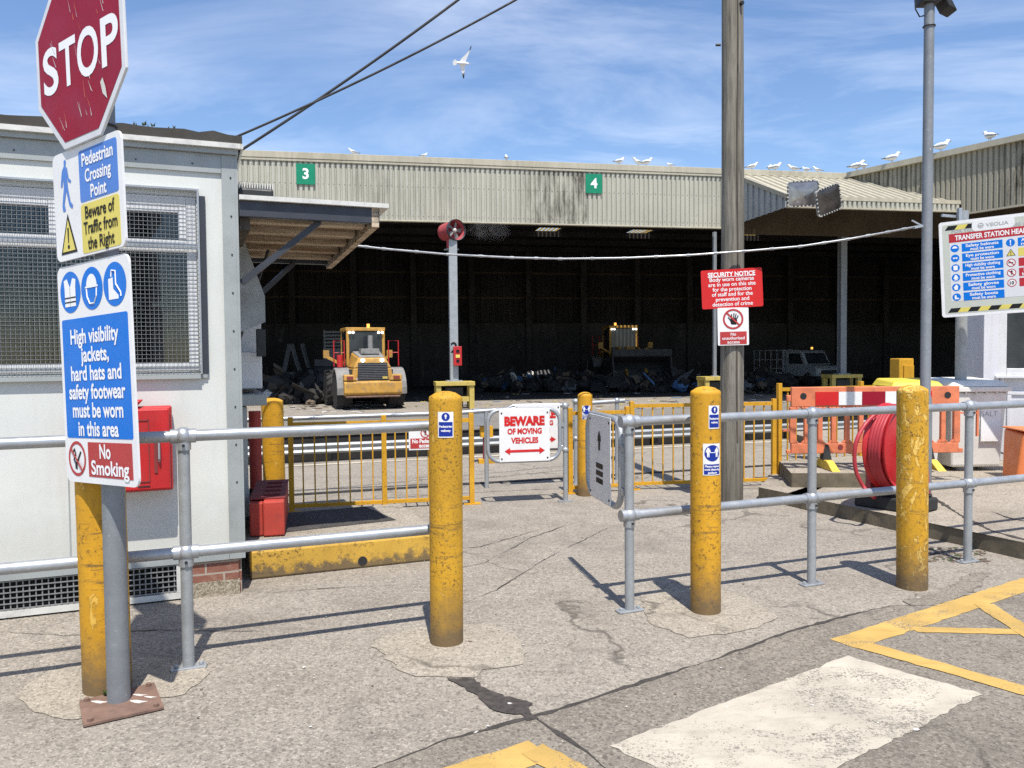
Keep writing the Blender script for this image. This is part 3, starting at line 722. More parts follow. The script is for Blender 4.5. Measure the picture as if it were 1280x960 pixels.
column(893, 495, 290, 4, 'thin grey steel column behind the telegraph pole', 'yellow steel guard frame behind the telegraph pole', 26.2, .95)
column(1052, 495, 292, 8, 'grey steel column in front of the parked white truck', 'yellow steel guard frame beside the parked white truck', 27.5, 1.15)
# switch box on the fan column
q = P(572, 445, 23.4)
t = thing('switch_box', 'small red electrical switch box fixed low on the misting fan column', 'switch box', (q.x, 23.6 - cw - .11, q.z), SA)
b = MB(); b.box(-.12, .12, -.06, .05, -.28, .28, 'red_box'); b.build('housing', t, bevel=.01)
b = MB(); b.box(-.06, .06, -.075, -.062, -.05, .04, 'sign_yellow'); b.box(-.045, .045, -.075, -.062, .1, .18, 'sign_black'); b.box(-.045, .045, -.075, -.062, -.18, -.1, 'sign_black'); b.build('switch', t)
# misting fan
q = P(567.5, 288, 23.6)
t = thing('misting_fan', 'red drum misting fan on top of the grey column below the fascia', 'fan', (q.x, 23.6, q.z), R(38))
b = MB(); b.lathe([(.20, .55), (.25, .50), (.27, .3), (.28, -.02), (.31, -.06), (.30, -.10), (.27, -.06), (.25, .1), (.02, .12)], 'red_faded', 26, (0, 0, 0), 'y'); b.build('drum', t, 40)
b = MB(); b.lathe([(.305, -.16), (.315, -.13), (.315, -.07), (.30, -.07), (.29, -.14), (.305, -.16)], 'slate_steel', 26, (0, 0, 0), 'y', False); b.build('nozzle_ring', t, 40)
b = MB(); b.ball((0, -.02, 0), .07, 'lit_white')
for i in range(5):
    a = 2 * math.pi * i / 5; c_, s_ = math.cos(a), math.sin(a)
    b.add([(c_ * .05 - s_ * .03, -.03, s_ * .05 + c_ * .03), (c_ * .24 - s_ * .07, -.05, s_ * .24 + c_ * .07), (c_ * .24 + s_ * .05, .01, s_ * .24 - c_ * .05), (c_ * .05 + s_ * .03, .0, s_ * .05 - c_ * .03)], [(0, 1, 2, 3)], 'loader_grey')
b.build('rotor', t)
b = MB(); b.box(-.10, .10, .05, .25, -.52, -.26, 'red_faded'); b.box(-.16, .16, -.0, .3, -.56, -.525, 'galv_dull'); b.build('bracket', t)

# ------------------------------------------------------------------ wheel loaders
def make_loader(label, loc, rz, scale):
    t = thing('wheel_loader', label, 'wheel loader', loc, rz, 'wheel loaders working in the shed'); t.scale = (scale,) * 3
    b = MB()                                             # counterweight
    b.prismx([(0, .55), (.08, .47), (.55, .45), (.62, .95), (.10, .95), (.02, .90)], -.93, .93, 'loader_yellow'); b.box(-.88, .88, .03, .6, .40, .468, 'rust_steel')
    for s_ in (-1, 1): b.hexa([(s_ * .52, .02, .952), (s_ * .94, .02, .952), (s_ * .94, .5, .952), (s_ * .52, .5, .952), (s_ * .60, .05, 1.14), (s_ * .92, .05, 1.14), (s_ * .92, .5, 1.14), (s_ * .60, .5, 1.14)][:: 1], 'loader_yellow')
    b.build('counterweight', t, bevel=.03)
    for s_ in (-1, 1):
        b = MB(); b.box(s_ * .75 - .10, s_ * .75 + .10, .0, .04, .99, 1.09, 'dark_red'); b.build('tail_light', t)
    b = MB()                                             # engine hood
    b.hexa([(-.66, .12, .955), (.66, .12, .955), (.66, 1.35, .955), (-.66, 1.35, .955), (-.62, .14, 1.35), (.62, .14, 1.35), (.62, 1.35, 1.35), (-.62, 1.35, 1.35)], 'loader_yellow')
    b.hexa([(-.62, .14, 1.352), (.62, .14, 1.352), (.62, 1.35, 1.352), (-.62, 1.35, 1.352), (-.44, .22, 1.68), (.44, .22, 1.68), (.5, 1.35, 1.86), (-.5, 1.35, 1.86)], 'loader_yellow')
    b.build('engine_hood', t, bevel=.04)
    b = MB(); b.hexa([(-.42, .25, 1.692), (.42, .25, 1.692), (.47, 1.3, 1.862), (-.47, 1.3, 1.862), (-.40, .27, 1.72), (.40, .27, 1.72), (.45, 1.3, 1.90), (-.45, 1.3, 1.90)], 'loader_grey')
    b.box(-.30, .30, .55, 1.0, 1.80, 1.98, 'loader_grey'); b.build('hood_lid', t, bevel=.02)
    b = MB(); b.hexa([(-.50, .075, .96), (.50, .075, .96), (.5, .119, .96), (-.5, .119, .96), (-.47, .095, 1.52), (.47, .095, 1.52), (.47, .135, 1.52), (-.47, .135, 1.52)], 'loader_dark')
    for i in range(9): b.box(-.47, .47, .06 + i * .002, .074 + i * .002, 1.0 + i * .056, 1.02 + i * .056, 'lit_grey')
    b.build('grille', t)
    for s_ in (-1, 1):
        b = MB(); b.cyl((s_ * .31, .14, 1.60), (s_ * .31, .19, 1.60), .065, 'lamp_lit', 14); b.build('rear_lamp', t)
    b = MB(); b.cyl((.08, .95, 1.9), (.08, .95, 2.42), .085, 'loader_grey', 14); b.build('exhaust', t, 40)
    b = MB()
    for sx in (-1, 1): b.tube([(sx * .30, 1.2, .9), (sx * .55, .9, .86), (sx * .62, .7, .78), (sx * .5, .5, .7)], .025, 'black_rubber', 6); b.tube([(sx * .2, 3.3, 1.4), (sx * .26, 3.6, 1.62), (sx * .3, 4.0, 1.4)], .022, 'black_rubber', 6)
    b.build('hydraulic_hoses', t)
    b = MB()                                             # chassis and loader arms
    b.box(-.45, .45, .5, 4.4, .5, .95, 'loader_dark'); b.box(-.6, .6, 1.36, 2.7, .62, 1.0, 'loader_dark'); b.box(-.34, .34, 3.0, 4.1, .951, 1.35, 'loader_yellow')
    b.build('chassis', t)
    c = bpy.data.objects.new('cab', None); COL.objects.link(c); c.parent = t
    b = MB()
    for sx in (-1, 1):
        for y in (1.42, 2.66): b.box(sx * .60 - .05, sx * .60 + .05, y - .05, y + .05, 1.0, 2.58, 'loader_yellow')
    b.box(-.66, .66, 1.36, 2.72, 2.58, 2.70, 'loader_yellow'); b.box(-.65, .65, 1.37, 2.71, 1.001, 1.45, 'loader_dark'); b.build('cab_frame', c, bevel=.02)
    b = MB(); b.box(-.55, .55, 1.395, 1.41, 1.46, 2.56, 'dark_glass'); b.box(-.55, .55, 2.68, 2.69, 1.46, 2.56, 'dark_glass'); b.box(-.63, -.62, 1.48, 2.6, 1.46, 2.56, 'dark_glass'); b.box(.62, .63, 1.48, 2.6, 1.46, 2.56, 'dark_glass'); b.build('cab_glass', c)
    for y, sg in ((1.33, -1), (2.75, 1)):
        for x in (-.55, -.43, .43, .55):
            b = MB(); b.cyl((x, y - .02 * sg, 2.53), (x, y + .03 * sg, 2.53), .045, 'lamp_lit', 10); b.build('work_lamp', c)
    b = MB(); b.cyl((.2, 2.0, 2.70), (.2, 2.0, 2.84), .05, 'beacon_lit', 10); b.build('beacon', c)
    for sx in (-1, 1):
        for y, nm in ((.95, 'rear'), (3.45, 'front')):
            w = bpy.data.objects.new('wheel', None); COL.objects.link(w); w.parent = t; w.location = (sx * .86, y, .62)
            b = MB(); b.lathe([(.34, -.25), (.56, -.25), (.61, -.18), (.62, 0), (.61, .18), (.56, .25), (.34, .25)], 'tyre', 26, ax='x')
            for i in range(18):
                a = 2 * math.pi * i / 18
                for s2 in (-1, 1):
                    a2 = a + (.17 if s2 > 0 else 0); p = Vector((s2 * .03, math.cos(a2) * .625, math.sin(a2) * .625)); q2 = Vector((s2 * .25, math.cos(a2 + .16) * .60, math.sin(a2 + .16) * .60)); b.bar(p, q2, .07, .05, 'tyre')
            b.build('tyre', w, 40)
            b = MB(); b.lathe([(.34, sx * .18), (.30, sx * .20), (.26, sx * .08), (.13, sx * .10), (.11, sx * .2), (.01, sx * .21)], 'tyre_mud', 20, ax='x'); b.build('rim', w, 40)
        b = MB(); prof = [(.95 + .74 * math.cos(R(a)), .62 + .74 * math.sin(R(a))) for a in range(20, 191, 17)]; prof += [(.95 + .69 * math.cos(R(a)), .62 + .69 * math.sin(R(a))) for a in range(190, 19, -17)]
        b.prismx(prof, sx * .66, sx * 1.13, 'loader_grey'); b.build('mudguard', t, bevel=.01)
        b = MB(); pts = [(sx * .74, 1.25, 1.40), (sx * .74, 1.25, 2.25), (sx * 1.08, 1.25, 2.25), (sx * 1.08, 1.25, 1.40)]; b.tube(pts, .02, 'red_box', 6); b.tube([(sx * .74, 1.25, 1.85), (sx * 1.08, 1.25, 1.85)], .016, 'red_box', 6); b.build('handrail', t)
    b = MB(); b.cyl((-.90, 1.16, 1.38), (-.90, 1.16, 1.78), .10, 'red_box', 14); b.cyl((-.90, 1.16, 1.78), (-.90, 1.16, 1.86), .04, 'black_steel', 8); b.build('fire_extinguisher', t, 40)
    for sx in (-1, 1):
        b = MB(); b.prismx([(3.0, 1.55), (3.25, 1.75), (3.6, 1.72), (4.9, .62), (4.75, .40), (3.5, 1.35), (3.1, 1.35)], sx * .42 - .05, sx * .42 + .05, 'loader_yellow'); b.build('loader_arm', t)
        b = MB(); b.bar((sx * .62, 2.8, 1.45), (sx * 1.15, 3.0, 1.75), .06, .10, 'loader_yellow'); b.box(sx * 1.12 - .10, sx * 1.12 + .10, 2.94, 3.06, 1.68, 1.95, 'loader_yellow'); b.build('mirror_arm', t)
    b = MB(); b.box(.60, .70, .35, .9, 1.0, 1.3, 'loader_dark'); b.box(-.70, -.60, .35, .9, 1.0, 1.3, 'loader_dark')
    b.build('side_vent', t)
    b = MB()
    for sx in (-1, 1): b.box(sx * .95 - .12, sx * .95 + .12, 1.9, 2.3, .40, .44, 'loader_dark'); b.box(sx * .95 - .12, sx * .95 + .12, 1.9, 2.3, .72, .76, 'loader_dark'); b.box(sx * .95 - .12, sx * .95 - .09, 1.9, 2.3, .441, .719, 'loader_dark')
    b.build('step', t)
    b = MB(); b.box(-.60, -.42, .10, .118, .97, 1.03, 'lit_white'); b.box(.30, .46, .055, .062, 1.0, 1.08, 'stand_yellow'); b.build('plate', t)
    b = MB(); b.box(-.18, .18, 3.5, 3.9, 1.36, 1.75, 'loader_yellow'); b.cyl((0, 3.7, 1.5), (0, 4.75, 1.0), .07, 'loader_grey', 10); b.build('tilt_ram', t)
    b = MB()                                             # bucket: curved shell, lip towards +y
    arc = [(5.9, .05)] + [(5.15 + .55 * math.cos(R(a)), .62 + .57 * math.sin(R(a))) for a in range(-90, -271, -18)] + [(5.55, 1.36)]
    inn = [(y + .04 if 0 < i < len(arc) - 1 else y, z + (.03 if z < .6 else -.03)) for i, (y, z) in enumerate(arc)]
    b.prismx(arc + inn[::-1], -1.22, 1.22, 'bucket_steel')
    for sx in (-1.22, 1.22): b.prismx(arc, sx - .03, sx + .03, 'bucket_steel')
    b.box(-1.25, 1.25, 5.45, 5.62, 1.37, 1.62, 'bucket_steel'); b.build('bucket', t)
    return t
lp = G(472, 511); lp.z = .005
ld = make_loader('yellow wheel loader seen from behind with its rear lamps lit, at the shed opening', (lp.x, lp.y - .6, .005), R(20), .90)
l2 = copy_tree(ld, None, 'yellow wheel loader deep in the shed facing out with its wide dark bucket lowered')
q = G(786, 486); l2.location = (q.x - .2, q.y + 5.6, .007); l2.rotation_euler = (0, 0, R(187)); l2.scale = (1.08,) * 3

# ------------------------------------------------------------------ white tipper truck in the shed
q = G(1036, 482)
t = thing('truck', 'small white cage tipper truck parked in the dark shed beside a yellow guard frame', 'truck', (q.x, q.y, .007), R(24)); t.scale = (.84,) * 3
b = MB(); b.prismx([(0, .5), (0, .95), (.18, 1.08), (.75, 1.16), (1.15, 1.85), (1.3, 1.95), (2.3, 1.95), (2.4, 1.85), (2.4, .5)], -.9, .9, 'truck_white'); cb = b.build('cab', t, bevel=.05)
b = MB(); b.hexa([(-.78, .76, 1.20), (.78, .76, 1.20), (.70, 1.10, 1.80), (-.70, 1.10, 1.80), (-.78, .74, 1.21), (.78, .74, 1.21), (.70, 1.08, 1.81), (-.70, 1.08, 1.81)], 'dark_glass'); b.build('windscreen', cb)
for sx in (-1, 1):
    b = MB(); b.prismx([(1.0, 1.2), (1.28, 1.78), (2.1, 1.78), (2.1, 1.2)], sx * .905 - .004, sx * .905 + .004, 'dark_glass'); b.build('side_window', cb)
    b = MB(); b.box(sx * .65 - .16, sx * .65 + .16, -.03, .0, .72, .92, 'lit_white'); b.build('headlight', cb)
    for y in (.65, 3.6):
        b = MB(); b.lathe([(.2, -.12), (.36, -.12), (.38, 0), (.36, .12), (.2, .12)], 'tyre', 20, (sx * .78, y, .38), 'x'); b.build('wheel', t, 40)
b = MB(); b.box(-.6, .6, -.04, -.002, .55, .85, 'loader_dark'); b.box(-.92, .92, -.12, -.045, .36, .54, 'loader_dark'); b.build('bumper', t)
b = MB(); b.box(-.95, .95, 2.5, 5.0, .6, .72, 'truck_white'); b.box(-.95, .95, 2.5, 2.56, .72, 2.0, 'truck_white')
for sx in (-.93, .93):
    for i in range(6): b.box(sx - .02, sx + .02, 2.56 + i * .48, 2.60 + i * .48, .72, 2.0, 'truck_white')
    for z_ in (.9, 1.4, 1.95): b.box(sx - .015, sx + .015, 2.56, 5.0, z_, z_ + .05, 'truck_white')
b.build('cage_body', t)
b = MB(); b.box(-.5, .5, 1.5, 1.75, 1.96, 2.02, 'black_steel'); b.cyl((.35, 1.62, 2.02), (.35, 1.62, 2.14), .06, 'beacon_lit', 10); b.build('light_bar', t)
q2 = G(1020, 484)
def heap(name, label, cat, n, area, kinds, size, seed, flat_=False, z=.007, bags=0):
    r_ = random.Random(seed); b = MB()
    for i in range(bags):                               # slumped sacks: squashed, dented blobs
        x, y, zz_ = area(r_); s_ = r_.uniform(.16, .46); k = r_.choice(kinds); ph = [r_.uniform(0, 6.28) for _ in range(4)]; vs_ = []; a0 = r_.uniform(0, 3.1); el = r_.uniform(.6, 1.)
        for u in range(6):
            th = math.pi * u / 5
            for v in range(9):
                p_ = 2 * math.pi * v / 9; rr = s_ * (1 + .22 * math.sin(3 * p_ + ph[0] + u) + .16 * math.sin(5 * p_ + ph[1] - 2 * u))
                lx, ly = rr * math.sin(th) * math.cos(p_), rr * math.sin(th) * math.sin(p_) * el
                vs_.append((x + lx * math.cos(a0) - ly * math.sin(a0), y + lx * math.sin(a0) + ly * math.cos(a0), z + max(0, zz_ * .6 + s_ * .35 + rr * .62 * math.cos(th))))
        b.add(vs_, [(u * 9 + v, u * 9 + (v + 1) % 9, (u + 1) * 9 + (v + 1) % 9, (u + 1) * 9 + v) for u in range(5) for v in range(9)], k)
    for i in range(n):
        x, y, zz_ = area(r_); s_ = r_.uniform(*size) * r_.choice((.5, .7, 1)); k = r_.choice(kinds); a = r_.uniform(0, 6.28)
        m_ = r_.randint(4, 6); rx, ry = s_ * r_.uniform(.25, .8), s_ * r_.uniform(.3, 1.1); tx, ty = (0, 0) if flat_ else (r_.uniform(-1.2, 1.2), r_.uniform(-1.2, 1.2)); th = s_ * (.06 if flat_ else r_.choice((.04, .04, .3)))
        pts = []
        for q in range(m_):
            an = 2 * math.pi * q / m_ + r_.uniform(-.3, .3); lx, ly = rx * math.cos(an), ry * math.sin(an); wx, wy = lx * math.cos(a) - ly * math.sin(a), lx * math.sin(a) + ly * math.cos(a)
            pts.append((x + wx, y + wy, max(z, z + zz_ + (0 if flat_ else s_ * .25) + wx * tx + wy * ty + r_.uniform(-.03, .03) * s_ * (0 if flat_ else 1))))
        b.add(pts + [(p_[0], p_[1], p_[2] + th) for p_ in pts], [tuple(range(m_))[::-1], tuple(range(m_, 2 * m_))] + [(q, (q + 1) % m_, m_ + (q + 1) % m_, m_ + q) for q in range(m_)], k)
    return tag(b.build(name), label, cat, None, 'stuff')
def shed_pt(px, py, r_, z=0.): return G(px, py, z)
def area_line(pxs, pys, zmax=0.):
    def f(r_):
        p = G(r_.uniform(*pxs), r_.uniform(*pys)); return p.x, p.y, r_.uniform(0, 1) ** 2 * zmax
    return f
DK = ['lit_dark'] * 20 + ['shed_dark'] * 8 + ['lit_brown'] * 5 + ['lit_grey'] * 3 + ['lit_white', 'lit_blue']
heap('rubbish_heap', 'dark heap of rubbish behind the leaning frames at the shed side', 'rubbish', 420, area_line((335, 405), (489, 506), .75), DK, (.1, .5), 3, bags=110)
heap('rubbish_heap', 'long low heap of dark rubbish along the shed back wall', 'rubbish', 1100, area_line((590, 985), (483, 491), .5), DK, (.1, .55), 4, bags=330)
heap('litter', 'loose white and coloured litter strewn along the shed threshold', 'litter', 420, area_line((330, 960), (491, 512), .0), ['lit_white'] * 3 + ['lit_brown'] * 3 + ['lit_dark'] * 3 + ['lit_blue', 'lit_yellow'], (.05, .26), 5, True)
heap('litter', 'loose pale scraps and litter strewn between the loader and the posts', 'litter', 170, area_line((340, 460), (500, 516), .0), ['lit_white'] * 3 + ['lit_brown'] * 2 + ['lit_dark'], (.05, .22), 6, True)

# leaning timber frame and skip by the left wall
q = G(372, 492)
t = thing('timber_frame', 'dark timber trestle frame leaning in the shed left of the loader', 'timber frame', (q.x, q.y, .007), R(8))
b = MB()
for p0, p1 in (((-.75, 0, 0), (-.35, .5, 2.1)), ((.35, 0, 0), (-.28, .5, 2.1)), ((.75, .2, 0), (.15, .6, 2.1)), ((-.6, .1, .85), (.1, .1, .85))): b.bar(p0, p1, .16, .10, 'cloth_grey')
b.build('beam', t)
q = G(399, 500)
t = thing('trailer', 'tall grey slatted trailer body standing in the dark behind the loader', 'trailer', (q.x, q.y + 4, .007), R(6))
b = MB(); b.box(-.75, .95, 0, 3, .9, 1.9, 'loader_grey'); b.box(-.75, .95, .1, 3, .5, .88, 'loader_dark'); b.build('body', t, bevel=.02)
b = MB()
for i in range(5): b.box(-.74, .94, .02, .06, 1.95 + i * .14, 2.03 + i * .14, 'loader_grey')
for x in (-.7, .1, .9): b.box(x - .03, x + .03, .061, .1, 1.9, 2.64, 'loader_grey')
b.build('slatted_top', t)
for x in (-.6, .8):
    b = MB(); b.lathe([(.2, -.12), (.4, -.12), (.42, 0), (.4, .12), (.2, .12)], 'tyre', 18, (x, 1.0, .42), 'x'); b.build('wheel', t, 40)

# ------------------------------------------------------------------ weighbridge edge: low steel beams and dark pit across the yard
WBA = R(18.5); W0 = Vector((0, 13.0, 0))
t = thing('weighbridge', 'low raised weighbridge deck with dark side and galvanised guard rail behind the barriers', 'weighbridge', W0, WBA)
b = MB(); b.box(-7, 9, 0, 3.0, .003, .375, 'black_band'); b.build('side_beam', t)
b = MB(); b.box(-7, 9, -.02, 3.02, .377, .395, 'yard_dirt'); b.build('deck', t)
b = MB(); b.prismx([(-.16, .13), (-.19, .16), (-.16, .195), (-.16, .215), (-.19, .25), (-.16, .28), (-.13, .28), (-.13, .13)], -7, 9, 'galv_dull'); b.build('guard_rail', t)
b = MB()
for i in range(9): b.box(-6.5 + i * 1.8, -6.4 + i * 1.8, -.128, -.03, .004, .27, 'black_steel')
b.build('rail_posts', t)
b = MB(); b.box(-7, 9, -.52, -.40, .004, .0075, 'road_white'); b.build('edge_line', t)
b = MB(); b.box(-7, 9, -3.0, -2.88, .0035, .0070, 'black_band'); b.build('drain_channel', t)

# ================================================================== OFFICE CABIN (left)
C0 = G(303, 741); C0.z = 0
cab = thing('office_cabin', 'pale grey portable office cabin on a brick base with a caged window', 'cabin', C0, UA)
def cp(px, py, t_=0.): return on_plane(px, py, C0, UA, t_)
WT = cp(250, 196)[1]                  # underside of the roof edge
wz0 = cp(270, 681)[1]                 # bottom of the wall panels
L_ = -5.2
win = [cp(2, 240), cp(247, 247), cp(250, 466), cp(0, 472)]
wx0, wx1 = -1.72, cp(246, 300)[0]
wzt, wzb = cp(240, 246)[1], cp(200, 466)[1]
b = MB()                                              # wall panels leaving the window opening
b.box(L_, wx0, 0, .06, wz0, WT, 'cabin_wall'); b.box(wx1, -.003, 0, .06, wz0, WT, 'cabin_wall')
b.box(wx0, wx1, 0, .06, wz0, wzb, 'cabin_wall'); b.box(wx0, wx1, 0, .06, wzt, WT, 'cabin_wall')
b.box(-.06, -.001, .061, 3.4, wz0, WT, 'cabin_wall'); b.box(L_, -.001, 3.35, 3.4, wz0, WT, 'cabin_wall'); b.box(L_, L_ + .05, .061, 3.34, wz0, WT, 'cabin_wall')
b.box(L_, -.07, .062, 3.34, wz0 + .02, wz0 + .06, 'dark_inside')
for sx in (cp(87, 640)[0], -2.6): b.box(sx - .004, sx + .004, -.003, -.0005, wz0, wzb - .05, 'trim_grey')
b.build('wall', cab)
b = MB(); tw = .075; b.box(-tw, .006, -.018, -.002, wz0 - .1, WT + .02, 'trim_grey'); b.box(.0065, .024, -.018, .10, wz0 - .1, WT + .02, 'trim_grey')
b.box(L_, -tw - .002, -.016, -.002, WT - .10, WT + .02, 'trim_grey'); b.box(L_, -tw - .002, -.02, -.002, wz0 - .1, wz0 - .0, 'trim_grey')
for i in range(9): b.cyl((-.02, -.022, .75 + i * .25), (-.02, -.017, .75 + i * .25), .006, 'black_steel', 8)
for i in range(8): b.cyl((-.25 - i * .33, -.021, WT - .05), (-.25 - i * .33, -.015, WT - .05), .005, 'black_steel', 8); b.cyl((-.25 - i * .33, -.025, wz0 - .05), (-.25 - i * .33, -.019, wz0 - .05), .005, 'black_steel', 8)
b.build('corner_trim', cab)
b = MB(); r_ = random.Random(5)
rt = WT + .075; b.box(L_, .03, -.045, 3.5, WT + .022, rt, 'trim_grey'); b.build('roof_beam', cab)
b = MB(); b.box(L_, .045, -.075, -.047, rt - .02, rt + .012, 'trim_light'); b.box(.047, .06, -.075, 3.5, rt - .02, rt + .012, 'trim_light'); b.build('gutter', cab)
b = MB(); n = 60; vs_, fs = [], []
for i in range(n + 1):
    x = L_ + (.055 - L_) * i / n; h_ = .075 + r_.uniform(-.012, .012)
    if i == n: h_ = .06
    vs_ += [(x, -.066, rt + .014), (x, -.07, rt + .014 + h_ * .8), (x, .02, rt + .014 + h_), (x, 3.5, rt + .014 + h_)]
for i in range(n):
    for j in range(3): fs.append((4 * i + j, 4 * i + 4 + j, 4 * i + 5 + j, 4 * i + 1 + j))
fs.append((4 * n, 4 * n + 3, 4 * n + 2, 4 * n + 1)); b.add(vs_, fs, 'roof_felt'); b.box(L_, .054, -.06, 3.5, rt + .013, rt + .05, 'roof_felt'); b.build('roof', cab)
# window
wn = bpy.data.objects.new('window', None); COL.objects.link(wn); wn.parent = cab
ix0, ix1, zt, zb = wx0 + .002, wx1 - .002, wzt - .002, wzb + .002
zm = cp(150, 303)[1]; zm2 = zm - .05
b = MB(); fr = .06
for x in (ix0, ix1 - fr): b.box(x, x + fr, .005, .055, zb, zt, 'upvc')
for z0, z1 in ((zb, zb + fr), (zt - fr, zt), (zm2, zm + .03)): b.box(ix0 + fr, ix1 - fr, .004, .056, z0, z1, 'upvc')
b.box((ix0 + ix1) / 2 - .05, (ix0 + ix1) / 2 + .05, .007, .054, zm + .031, zt - fr - .001, 'upvc')
for x0_, x1_ in ((ix0 + fr, (ix0 + ix1) / 2 - .05), ((ix0 + ix1) / 2 + .05, ix1 - fr)):
    b.box(x0_, x0_ + .045, .0, .05, zm + .032, zt - fr - .002, 'upvc'); b.box(x1_ - .045, x1_, .0, .05, zm + .032, zt - fr - .002, 'upvc'); b.box(x0_ + .0455, x1_ - .0455, .001, .05, zt - fr - .045, zt - fr - .002, 'upvc')
b.build('frame', wn, bevel=.004)
b = MB(); b.box(ix0 + fr, ix1 - fr, .030, .034, zb + fr, zm2, 'clear_glass'); b.box(ix0 + fr, ix1 - fr, .030, .034, zm + .03, zt - fr, 'clear_glass'); b.build('pane', wn)
b = MB(); k_ = int((zt - zb - .06) / .030)
for i in range(k_):
    z_ = zb + .05 + i * .030; b.add([(ix0 + .04, .075, z_), (ix1 - .04, .075, z_), (ix1 - .04, .088, z_ + .010), (ix0 + .04, .088, z_ + .010)], [(0, 1, 2, 3)], 'blind')
b.build('blind', wn)
b = MB(); b.box(ix0 - .05, ix1 + .05, -.018, -.003, wzb - .04, wzb - .006, 'trim_grey'); b.build('sill', wn, bevel=.004)
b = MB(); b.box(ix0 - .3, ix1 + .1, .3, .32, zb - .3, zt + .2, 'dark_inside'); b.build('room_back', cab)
# wire cage in front of the window
gu = bpy.data.objects.new('window_guard', None); COL.objects.link(gu); gu.parent = cab
gx0, gx1 = wx0 - .05, wx1 + .005; gz0, gz1 = wzb - .01, wzt + .035; yb = -.032; b = MB()
for i in range(int((gx1 - gx0) / .0255) + 1): b.box(gx0 + i * .0255 - .0011, gx0 + i * .0255 + .0011, yb, yb + .0028, gz0, gz1, 'wire')
for i in range(int((gz1 - gz0) / .0255) + 1): b.box(gx0, gx1, yb - .0029, yb - .0001, gz0 + i * .0255 - .0011, gz0 + i * .0255 + .0011, 'wire')
b.build('wire_mesh', gu)
b = MB(); b.box(gx0, gx1 + .012, yb - .004, -.003, gz1, gz1 + .012, 'galvanised'); b.box(gx1, gx1 + .012, yb - .004, -.003, gz0, gz1, 'galvanised'); b.box(gx0, gx1, yb + .004, yb + .016, zm - .03, zm + .0, 'galvanised'); b.box(gx1 + .013, gx1 + .05, -.02, -.0025, gz0 + .0, gz1 - .03, 'slate_steel')
b.box(gx0, gx1, yb - .004, -.003, gz0 - .03, gz0 - .004, 'trim_grey'); b.box(gx0, gx1, yb + .004, yb + .018, gz0 + .03, gz0 + .05, 'galvanised'); b.build('guard_frame', gu)
# base: vent grille and bricks
vx = cp(222, 720)[0]; vzt = wz0 - .105
b = MB(); b.box(vx + .02, -.02, .0, .12, .10, vzt, 'brick'); b.box(-.02, -.0, .02, 3.3, .0, vzt, 'brick'); b.build('brick_base', cab)
b = MB(); b.box(vx + .02, -.015, -.01, .12, .0, .098, 'pebbledash'); b.build('plinth', cab)
b = MB(); b.box(L_, vx, .14, .16, .0, vzt, 'dark_inside'); b.build('underfloor', cab)
b = MB()
gl = -2.1
for i in range(int((vx - gl) / .034) + 1): b.box(vx - .02 - i * .034 - .0035, vx - .02 - i * .034 + .0035, .0, .005, .05, vzt - .01, 'wire')
for i in range(int((vzt - .06) / .034) + 1): b.box(gl, vx, -.006, -.001, .06 + i * .034 - .0035, .06 + i * .034 + .0035, 'wire')
b.box(gl, vx + .018, -.012, .012, .012, .05, 'trim_light'); b.box(vx - .006, vx + .018, -.013, .013, .051, vzt, 'trim_light'); b.build('vent_grille', cab)
b = MB(); b.cyl((-1.83, -.05, 0), (-1.83, -.05, .95), .05, 'black_steel', 14); b.build('drainpipe', cab, 40)
b = MB(); b.tube([(-1.83, -.06, wz0 + .03), (-1.74, -.08, wz0 + .03), (-1.68, -.08, wz0 - .06), (-1.72, -.07, wz0 - .12)], .012, 'black_steel', 8); b.tube([(-1.80, -.08, wz0 - .05), (-1.70, -.09, wz0 - .09), (-1.64, -.08, wz0 - .1)], .02, 'black_steel', 8); b.build('pipe_valve', cab)
r_ = random.Random(3); b = MB()
for i in range(26):
    x = r_.choice((r_.uniform(-.62, -.35), r_.uniform(-1.75, -1.45))); p = Vector((x, -.03 + r_.uniform(-.02, .06), rt + .085))
    for k in range(3):
        d = Vector((r_.uniform(-.5, .5), r_.uniform(-.4, .4), 1)).normalized() * r_.uniform(.01, .034); w_ = Vector((.006, .003, 0)); b.add([p - w_, p + w_, p + d], [(0, 1, 2)], 'moss')
o = b.build('moss'); o.matrix_world = Matrix.Translation(C0) @ Matrix.Rotation(UA, 4, 'Z'); tag(o, 'small green weeds growing on the office cabin roof edge', 'weeds', None, 'stuff')

# red cabinet on the cabin wall
s1, zt_ = cp(214, 508, -.17); zb_ = cp(210, 614, -.17)[1]; rw, rh = .52, zt_ - zb_
loc = C0 + ku * (s1 - rw / 2) - kv * .0 + Vector((0, 0, zb_))
t = thing('hose_cabinet', 'red wall cabinet on the office wall half hidden by the blue safety sign', 'cabinet', loc, UA)
b = MB(); b.box(-rw / 2, rw / 2, -.13, -.022, 0, rh, 'red_box'); b.build('body', t, bevel=.012)
b = MB(); b.box(-rw / 2 + .01, rw / 2 - .012, -.165, -.132, .01, rh - .01, 'red_box'); d_ = b.build('door', t, bevel=.012)
b = MB(); b.box(rw / 2 - .105, rw / 2 - .085, -.172, -.166, .12, .35, 'dark_red'); b.tube([(rw / 2 - .075, -.168, .19), (rw / 2 - .075, -.19, .21), (rw / 2 - .075, -.19, .31), (rw / 2 - .075, -.168, .33)], .007, 'galvanised', 8); b.build('handle', d_)
